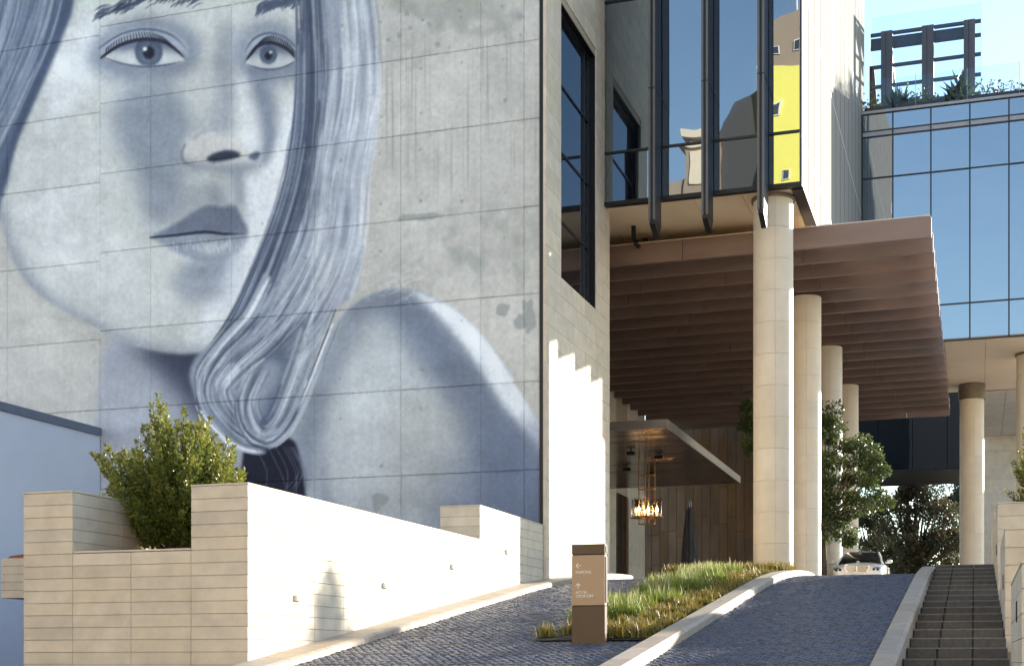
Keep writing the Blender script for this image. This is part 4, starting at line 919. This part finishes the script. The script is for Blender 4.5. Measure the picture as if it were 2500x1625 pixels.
# shrub in the long planter
SY=20.7; base=(xAt(425,SY),SY,1.6)
sb=thing('shrub',base,'dense upright green shrub growing from the notch of the long stone planter','shrub')
out=[(227,1105),(262,1085),(300,1095),(335,1070),(352,1040),(372,985),(387,958),(402,985),(415,1040),(432,1025),(450,995),(468,1030),(490,1015),(515,1020),(525,1060),(560,1068),(572,1090),(598,1150)]
ox=np.array([o[0] for o in out]); oy=np.array([o[1] for o in out]); tips=[]
for px,py in out: tips.append(tuple(onY(px,py,SY+random.uniform(-.5,.5))))
for k in range(190):
    px=random.uniform(238,592); top=np.interp(px,ox,oy); py=top+random.random()**1.4*(1310-top)*.85+14
    if px<300 and py>1240: continue
    tips.append(tuple(onY(px,py,SY+random.gauss(0,.55))))
P,D,T=shoots_leaves((base[0]+.1,SY,1.75),tips,210,.05,.10,.25,.12)
leaves('crown',P,D,.075,LEAF,sb,.5,T)
m=MB(); branches(m,base,[tips[i] for i in range(0,len(tips),5)],.035); m.build('stems',BARK,sb)
# shrub on the tall planter right of the stairs: a rounded skirt with a leader out of view
by=41.0; base=(2.1,by,3.6); sb=thing('shrub',base,'tall leafy shrub growing on the planter at the head of the stairs','shrub')
tips=[(2.0,by,8.0),(1.95,by,7.8),(2.1,by-.2,7.2),(2.2,by+.2,6.9)]
for k in range(170):
    t=random.uniform(0,6.283); h=random.random()**1.25; rr=(1.35*(1-h)**.8+.10)*random.uniform(.6,1.05); tips.append((2.0+rr*math.cos(t),by+rr*math.sin(t)*.9,3.9+h*3.9))
P,D,T=shoots_leaves((2.05,by,3.8),tips,170,.05,.13,.3,.1); leaves('crown',P,D,.08,LEAF,sb,.5,T)
m=MB(); branches(m,base,tips[::7],.04); m.build('stems',BARK,sb)
def tree(name,base,h,label,group,lmat,clusters,leaf=.1,per=260,crad=.5,trunk=.12,tintm=.3,limbs=True):
    """tapered trunk, limbs reaching every clump, leaf-sized faces through the clumps"""
    t=thing(name,base,label,'tree',group); b=Vector(base); m=MB(); top=max(c[2] for c in clusters)
    fork=b+Vector((0,0,(top-b.z)*.35)); m.tube([b-Vector((0,0,.05)),b.lerp(fork,.5)+Vector((.04,0,0)),fork],[trunk,trunk*.8,trunk*.65],8)
    for c in clusters:
        c=Vector(c); mid=fork.lerp(c,.5)+Vector((random.gauss(0,.1),random.gauss(0,.1),.15)); m.tube([fork,mid,c],[trunk*.5,trunk*.28,.01],5,cap=False)
    m.build('trunk',BARK,t,smooth=True)
    P=[];D=[];T=[]
    for c in clusters:
        k=int(per*random.uniform(.7,1.3)); r_=crad*random.uniform(.65,1.25); d=NR.normal(size=(k,3)); d/=np.linalg.norm(d,axis=1)[:,None]; q=d*(r_*NR.random(k)**.45)[:,None]*[1,1,.75]
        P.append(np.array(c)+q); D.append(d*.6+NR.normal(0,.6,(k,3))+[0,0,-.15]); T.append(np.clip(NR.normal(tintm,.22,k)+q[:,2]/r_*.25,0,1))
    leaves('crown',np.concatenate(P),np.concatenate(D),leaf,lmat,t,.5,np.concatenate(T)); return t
# ficus between the second and third columns (seen against the third and fourth)
TYf=52.4
cl=[tuple(onY(px,py,TYf+random.uniform(-.7,.5))) for px,py in((2030,1000),(2018,1030),(2040,1040),(2025,1070),(2060,1085),(2085,1095),(2105,1080),(2125,1100),(2140,1120),(2110,1130),(2075,1130),(2040,1130),(2020,1120),(2018,1170),(2040,1180),(2068,1170),(2095,1165),(2120,1180),(2145,1205),(2100,1215),(2070,1215),(2030,1215),(2015,1245),(2035,1270),(2055,1265),(2080,1250),(2120,1235),(2075,1320),(2065,1300),(2150,1150),(2022,1300),(2165,1225),(2000,1060),(1990,1150),(1990,1230),(1980,1000),(1825,990),(1835,1015),(1822,1040),(1832,1070),(1838,1095),(1850,1040),(1870,1010),(1865,1080),(1890,1050),(1910,1100),(1930,1030),(1950,1090),(1960,1010),(1970,1150),(1920,1160))]
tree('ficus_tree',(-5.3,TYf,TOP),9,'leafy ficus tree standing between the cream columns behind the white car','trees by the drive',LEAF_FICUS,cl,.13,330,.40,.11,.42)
# trees beyond the bridge
def blob(cx_,cy_,z0,z1,rx,n,ry=2.2):
    o=[]
    for k in range(n):
        h=random.random(); t=random.uniform(0,6.283); e=math.sqrt(max(.05,1-(2*h-1)**2)); rr=random.random()**.5*e
        o.append((cx_+rx*rr*math.cos(t),cy_+ry*rr*math.sin(t),z0+(z1-z0)*h))
    return o
tg='trees beyond the forecourt'
def pxX(px,Y): return xAt(px,Y)
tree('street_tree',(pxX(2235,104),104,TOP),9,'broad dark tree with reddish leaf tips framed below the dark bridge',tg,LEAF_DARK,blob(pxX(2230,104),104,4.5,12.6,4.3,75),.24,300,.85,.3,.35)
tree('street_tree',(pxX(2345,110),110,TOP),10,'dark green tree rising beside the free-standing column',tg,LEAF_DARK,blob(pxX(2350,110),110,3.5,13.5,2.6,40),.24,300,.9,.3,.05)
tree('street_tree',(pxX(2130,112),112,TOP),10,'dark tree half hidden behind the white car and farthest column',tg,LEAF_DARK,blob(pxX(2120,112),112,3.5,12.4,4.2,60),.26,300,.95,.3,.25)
for k,(px,y) in enumerate(((2110,98),(2160,99),(2205,98),(2255,99),(2300,98),(2335,99))):
    x=pxX(px,y); s_=thing('shrub',(x,y,TOP),'low dark shrub in the row behind the forecourt','shrub','row of dark shrubs behind the forecourt')
    c=blob(x,y,TOP+.2,TOP+random.uniform(1.8,3.0),1.3,9,1.0); P=np.concatenate([np.array(q)+NR.normal(0,.35,(260,3)) for q in c]); P[:,2]=np.maximum(P[:,2],TOP+.02)
    leaves('foliage',P,NR.normal(size=P.shape),.22,LEAF_DARK,s_,.5,np.clip(NR.normal(.15,.2,len(P)),0,1))
# grasses
def blades(name,lmat,pts,hgt,lean,wid,tm,ts):
    V=[];C=[]; n=len(pts); pts=np.asarray(pts); a=NR.uniform(0,6.283,n); ln=NR.uniform(.1,1,n)*lean; h=hgt*NR.uniform(.55,1.15,n); d=np.stack([np.cos(a),np.sin(a)],1); s=np.stack([-d[:,1],d[:,0]],1)*wid
    def row(f,wf):
        c=np.stack([pts[:,0]+d[:,0]*ln*f*f,pts[:,1]+d[:,1]*ln*f*f,pts[:,2]+h*f*(1-.35*ln/max(lean,1e-6)*f)],1); o=np.concatenate([s*wf,np.zeros((n,1))],1); return c-o,c+o
    r=[row(0,1),row(.5,.85),row(1,.12)]; V=np.stack([r[0][0],r[0][1],r[1][0],r[1][1],r[2][0],r[2][1]],1).reshape(-1,3); i=np.arange(n)*6
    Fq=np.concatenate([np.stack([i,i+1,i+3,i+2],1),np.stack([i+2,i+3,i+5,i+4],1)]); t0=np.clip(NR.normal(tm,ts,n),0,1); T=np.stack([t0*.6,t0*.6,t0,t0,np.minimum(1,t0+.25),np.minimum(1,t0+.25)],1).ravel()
    return fast_mesh(name,V,Fq,lmat,None,attrs={'tint':np.stack([T,T,T,np.ones_like(T)],1)},loc=(0,0,0))
def clumps(cs,per,r_): 
    o=[]
    for x,y,z in cs: 
        q=NR.normal(0,r_,(per,2)); o+= [(x+a,y+b,z) for a,b in q]
    return o
zs_=lambda y:zr(y)+.03
gc=[];oc=[]
for k in range(150):
    y=random.uniform(22.6,36); x=random.uniform(-6.8,-5.0)
    if x<-5.7+random.gauss(0,.18) and y>23.6 and x>-6.75+.0: gc.append((x,y,zs_(y)))
for k in range(230):
    y=random.uniform(22.2,36.3); x=random.uniform(-6.85,-4.95)
    if x>-6.0+random.gauss(0,.2) or y<23 or y>34.5: oc.append((x,y,zs_(y)))
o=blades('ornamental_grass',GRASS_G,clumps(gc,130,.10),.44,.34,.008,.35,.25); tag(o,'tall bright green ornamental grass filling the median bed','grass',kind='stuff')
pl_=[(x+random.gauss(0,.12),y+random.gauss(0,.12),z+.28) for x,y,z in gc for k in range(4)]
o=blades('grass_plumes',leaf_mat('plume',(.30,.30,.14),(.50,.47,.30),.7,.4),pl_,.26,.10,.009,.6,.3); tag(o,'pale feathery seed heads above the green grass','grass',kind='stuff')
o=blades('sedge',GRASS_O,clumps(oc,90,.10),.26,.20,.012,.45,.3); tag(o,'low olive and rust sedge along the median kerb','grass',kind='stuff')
hc=[(x_,y_,zr(y_)+.03) for x_,y_ in [(random.uniform(-8.1,-4.95),random.uniform(37.75,40.9)) for k in range(230)]]
o=blades('sedge',GRASS_O,clumps(hc,70,.12),.40,.22,.014,.40,.3); tag(o,'clipped bed of olive and rust sedge around the tall column foot','grass',kind='stuff')
lc_=[(-6.75+random.gauss(0,.12),22.25+random.gauss(0,.12),zs_(22.2)) for k in range(6)]+[(-6.5+random.gauss(0,.2),22.5,zs_(22.5)) for k in range(6)]
# agaves and small plants on the roof terrace
AG=leaf_mat('agave_leaf',(.045,.085,.06),(.09,.14,.09),.4,.1)
def agave(x,y,z,r_,lab):
    t=thing('agave',(x,y,z),lab,'plant','spiky plants on the roof terrace'); P=[];D=[]
    for k in range(90):
        a=random.uniform(0,6.283); e=random.uniform(.05,1.4); P.append((x,y,z)); D.append((math.cos(a)*math.cos(e),math.sin(a)*math.cos(e),math.sin(e)))
    leaves('rosette',P,D,r_,AG,t,.16,fold=.5)
agave(xAt(2194,62.9),62.9,23.9,1.0,'spiky agave rosette at the terrace edge, beside the white metal screen'); agave(xAt(2335,62.9),62.9,23.9,1.2,'largest spiky agave rosette at the terrace edge, in front of the pergola')
for k,px in enumerate((2125,2140,2235,2250,2270,2405,2425,2440,2480,2510,2530,2555,2575)):
    x=xAt(px,63.1); t=thing('terrace_plant',(x,62.9,23.9),'small leafy plant sprouting behind the terrace balustrade','plant','small plants on the roof terrace')
    P=np.array([(x,62.9,23.9)])+np.abs(NR.normal(0,.22,(110,3)))*[1,1,1.5]*np.where(NR.random((110,3))<.5,[-1,-1,1],1); P[:,2]=np.maximum(P[:,2],23.9)
    leaves('foliage',P,NR.normal(size=P.shape)+[0,0,.5],.16,LEAF_FICUS,t,.45)

# ------------------------------------------------------------------ white sedan coming over the crest
PAINT=mat('white_paint',(.80,.80,.79),.25,namt=.0,coat=1.0); CGL=mat('car_glass',(.012,.014,.016),.03,namt=0,spec=.8); CHROME=mat('chrome',(.75,.75,.76),.12,metal=1,namt=0)
HEAD=mat('headlamp',(.42,.44,.46),.08,metal=.6,namt=0); TYRE=mat('tyre',(.02,.02,.021),.8,namt=0); PLATE=mat('number_plate',(.75,.75,.70),.5,namt=0); INNER=mat('car_interior',(.03,.028,.026),.8,namt=0)
carX,carY=onY(2092,1400,51.3).x,51.3; TOP_=TOP; TOP=2.655
car=thing('white_sedan',(carX,carY+2.5,TOP),'white luxury sedan with chrome grille coming over the driveway crest','car')
def loft(stations,name,matl,parent,sub=2,close=True):
    """stations: (y, [(x,z)...]) half sections from bottom centre to top centre, mirrored"""
    V=[];fs=[]; n=None
    for y,h in stations:
        ring=[(x,z) for x,z in h]+[(-x,z) for x,z in h[::-1] if x>1e-6]; n=len(ring)
        V+=[(carX+x,carY+y,TOP+z) for x,z in ring]
    for i in range(len(stations)-1):
        for k in range(n): fs.append((i*n+k,i*n+(k+1)%n,(i+1)*n+(k+1)%n,(i+1)*n+k))
    if close: fs+=[tuple(range(n)),tuple(range((len(stations)-1)*n,len(stations)*n))[::-1]]
    o=MB().add(V,fs).build(name,matl,parent,smooth=True)
    md=o.modifiers.new('s','SUBSURF'); md.levels=sub; md.render_levels=sub; return o
def sec(w,zb,zs,zt,crown):  # half section: sill, belt, shoulder, top
    return [(0,zb),(w*.78,zb),(w*.97,zb+.10),(w*1.0,(zb+zs)/2),(w*.975,zs-.03),(w*.90,zs+.01),(w*.55,zt-.01),(.18,zt+crown*.6),(0,zt+crown)]
body=loft([(.00,sec(.62,.30,.60,.64,.0)),(.05,sec(.80,.22,.66,.72,.01)),(.22,sec(.90,.18,.70,.80,.015)),(.55,sec(.925,.18,.76,.86,.02)),(1.1,sec(.935,.18,.84,.93,.025)),(1.55,sec(.935,.18,.89,.98,.02)),
    (2.2,sec(.935,.18,.92,.98,.0)),(3.6,sec(.935,.18,.95,1.0,.0)),(4.3,sec(.93,.2,.95,1.0,.0)),(4.9,sec(.88,.26,.88,.96,.0)),(5.1,sec(.78,.34,.74,.80,.0))],'body',PAINT,car)
def gsec(w0,z0,w1,z1): return [(0,z0),(w0,z0),(w0,z0+.02),(w1+(w0-w1)*.45,z0+(z1-z0)*.55),(w1,z1-.05),(w1*.86,z1-.008),(0,z1)]
# cabin: glass shell with painted roof on top
cab=loft([(1.30,gsec(.80,.86,.78,.955)),(1.75,gsec(.83,.86,.705,1.19)),(2.22,gsec(.85,.86,.60,1.41)),(2.9,gsec(.85,.86,.59,1.44)),(3.5,gsec(.82,.90,.58,1.42)),(4.1,gsec(.78,.90,.60,1.18)),(4.5,gsec(.70,.90,.62,.99))],'cabin_glass',CGL,car,0)
roof=loft([(2.16,[(0,1.395),(.50,1.375),(.585,1.33),(.60,1.355),(.52,1.412),(0,1.432)]),(2.5,[(0,1.42),(.52,1.40),(.60,1.34),(.615,1.365),(.53,1.44),(0,1.462)]),(3.0,[(0,1.43),(.52,1.41),(.60,1.345),(.615,1.37),(.53,1.448),(0,1.470)]),(3.55,[(0,1.40),(.50,1.38),(.58,1.32),(.60,1.34),(.51,1.42),(0,1.440)])],'roof',PAINT,car,1)
for s in(-1,1):
    X=lambda v:carX+s*v
    MB().tube([(X(.80),carY+1.25,TOP+.90),(X(.71),carY+1.75,TOP+1.145),(X(.60),carY+2.22,TOP+1.365),(X(.595),carY+2.9,TOP+1.395),(X(.59),carY+3.5,TOP+1.37),(X(.63),carY+4.15,TOP+1.13)],[.032,.03,.032,.034,.034,.05],8).build('pillar',PAINT,car,smooth=True)
    hl=MB(); N_=14; V=[];fs=[]
    pts=[]
    for k in range(N_):
        t=2*math.pi*k/N_; pts.append((math.cos(t),math.sin(t)))
    for lay_,(sc_,dy) in enumerate(((1,.03),(.9,-.035),(.5,-.055))):
        for a,b in pts:
            xo=.655+.20*a*sc_+.02*b; zo=.615+.088*b*sc_+.035*a; V.append((X(xo),carY+.07+dy+.20*max(0,(xo-.58))*1.7,TOP+zo))
    for l_ in(0,1):
        for k in range(N_): fs.append((l_*N_+k,l_*N_+(k+1)%N_,(l_+1)*N_+(k+1)%N_,(l_+1)*N_+k))
    fs.append(tuple(range(2*N_,3*N_))); hl.add(V,fs); h_=hl.build('headlight',HEAD,car,smooth=True)
    for dx in(-.07,.07): MB().lathe((X(.655+dx),carY+.0,TOP+.615),[(.048,0),(.05,.03),(.035,.05)],14,axis='y').build('lens',CGL,h_,smooth=True)
    mb=MB(); mb.lathe((X(1.03),carY+1.75,TOP+1.0),[(.02,-.09),(.085,-.07),(.11,0),(.10,.07),(.03,.10)],12,axis='y'); mm=mb.build('mirror',PAINT,car,smooth=True)
    for v in mm.data.vertices: v.co.z=(v.co.z-1.0)*.72+1.0; 
    MB().tube([(X(.88),carY+1.75,TOP+.95),(X(.98),carY+1.76,TOP+.97)],.03,6).build('mirror_arm',PAINT,car)
    MB().lathe((X(.50),carY+.03,TOP+.38),[(.06,0),(.06,.05)],12,axis='y').build('fog_lamp',HEAD,car)
    for yy in(.95,4.0):
        wh=MB().lathe((X(.80),carY+yy,TOP+.335),[(.20,-.1),(.31,-.115),(.335,-.08),(.335,.08),(.31,.115),(.20,.1)],28,axis='x').build('wheel',TYRE,car,smooth=True)
        MB().lathe((X(.80)+s*.06,carY+yy,TOP+.335),[(.215,0),(.20,s*.06),(.06,s*.045),(.03,s*.06)],20,axis='x').build('rim',CHROME,wh,smooth=True)
    MB().box(X(.925),X(.945),carY+2.25,carY+2.26,TOP+.35,TOP+.93).build('door_seam',BLACK,car)
    MB().box(X(.93),X(.965),carY+2.9,carY+3.08,TOP+.80,TOP+.83).build('door_handle',CHROME,car)
gr=MB().prism([(carX-.41,TOP+.745),(carX+.41,TOP+.745),(carX+.45,TOP+.69),(carX+.35,TOP+.51),(carX-.35,TOP+.51),(carX-.45,TOP+.69)],'y',carY-.035,carY+.10).build('grille',CHROME,car,bevel=.01)
MB().prism([(carX-.385,TOP+.728),(carX+.385,TOP+.728),(carX+.42,TOP+.69),(carX+.33,TOP+.528),(carX-.33,TOP+.528),(carX-.42,TOP+.69)],'y',carY-.040,carY).build('mesh',BLACK,gr)
for z,w_ in((.70,.41),(.665,.395),(.63,.375),(.595,.36),(.56,.345)): MB().box(carX-w_,carX+w_,carY-.052,carY-.038,TOP+z-.004,TOP+z+.004).build('slat',CHROME,gr)
MB().box(carX-.008,carX+.008,carY-.056,carY-.038,TOP+.54,TOP+.725).build('bar',CHROME,gr)
star=MB(); 
for k in range(24):
    a=2*math.pi*k/24; b=2*math.pi*(k+1)/24; star.tube([(carX+.045*math.cos(a),carY+.42,TOP+.90+.045*math.sin(a)),(carX+.045*math.cos(b),carY+.42,TOP+.90+.045*math.sin(b))],.004,5)
for k in range(3):
    a=R(90+120*k); star.tube([(carX,carY+.42,TOP+.90),(carX+.045*math.cos(a),carY+.42,TOP+.90+.045*math.sin(a))],[.006,.002],5)
star.tube([(carX,carY+.42,TOP+.82),(carX,carY+.42,TOP+.86)],.006,5); star.build('bonnet_ornament',CHROME,car)
np_=MB().box(carX-.19,carX+.19,carY-.045,carY-.02,TOP+.40,TOP+.51).build('number_plate',PLATE,car,bevel=.006)
MB().box(carX-.62,carX+.62,carY-.01,carY+.05,TOP+.25,TOP+.34).build('lower_intake',BLACK,car)
MB().box(carX-.16,carX+.10,carY+1.45,carY+1.47,TOP+.985,TOP+.995).build('wiper',BLACK,car)
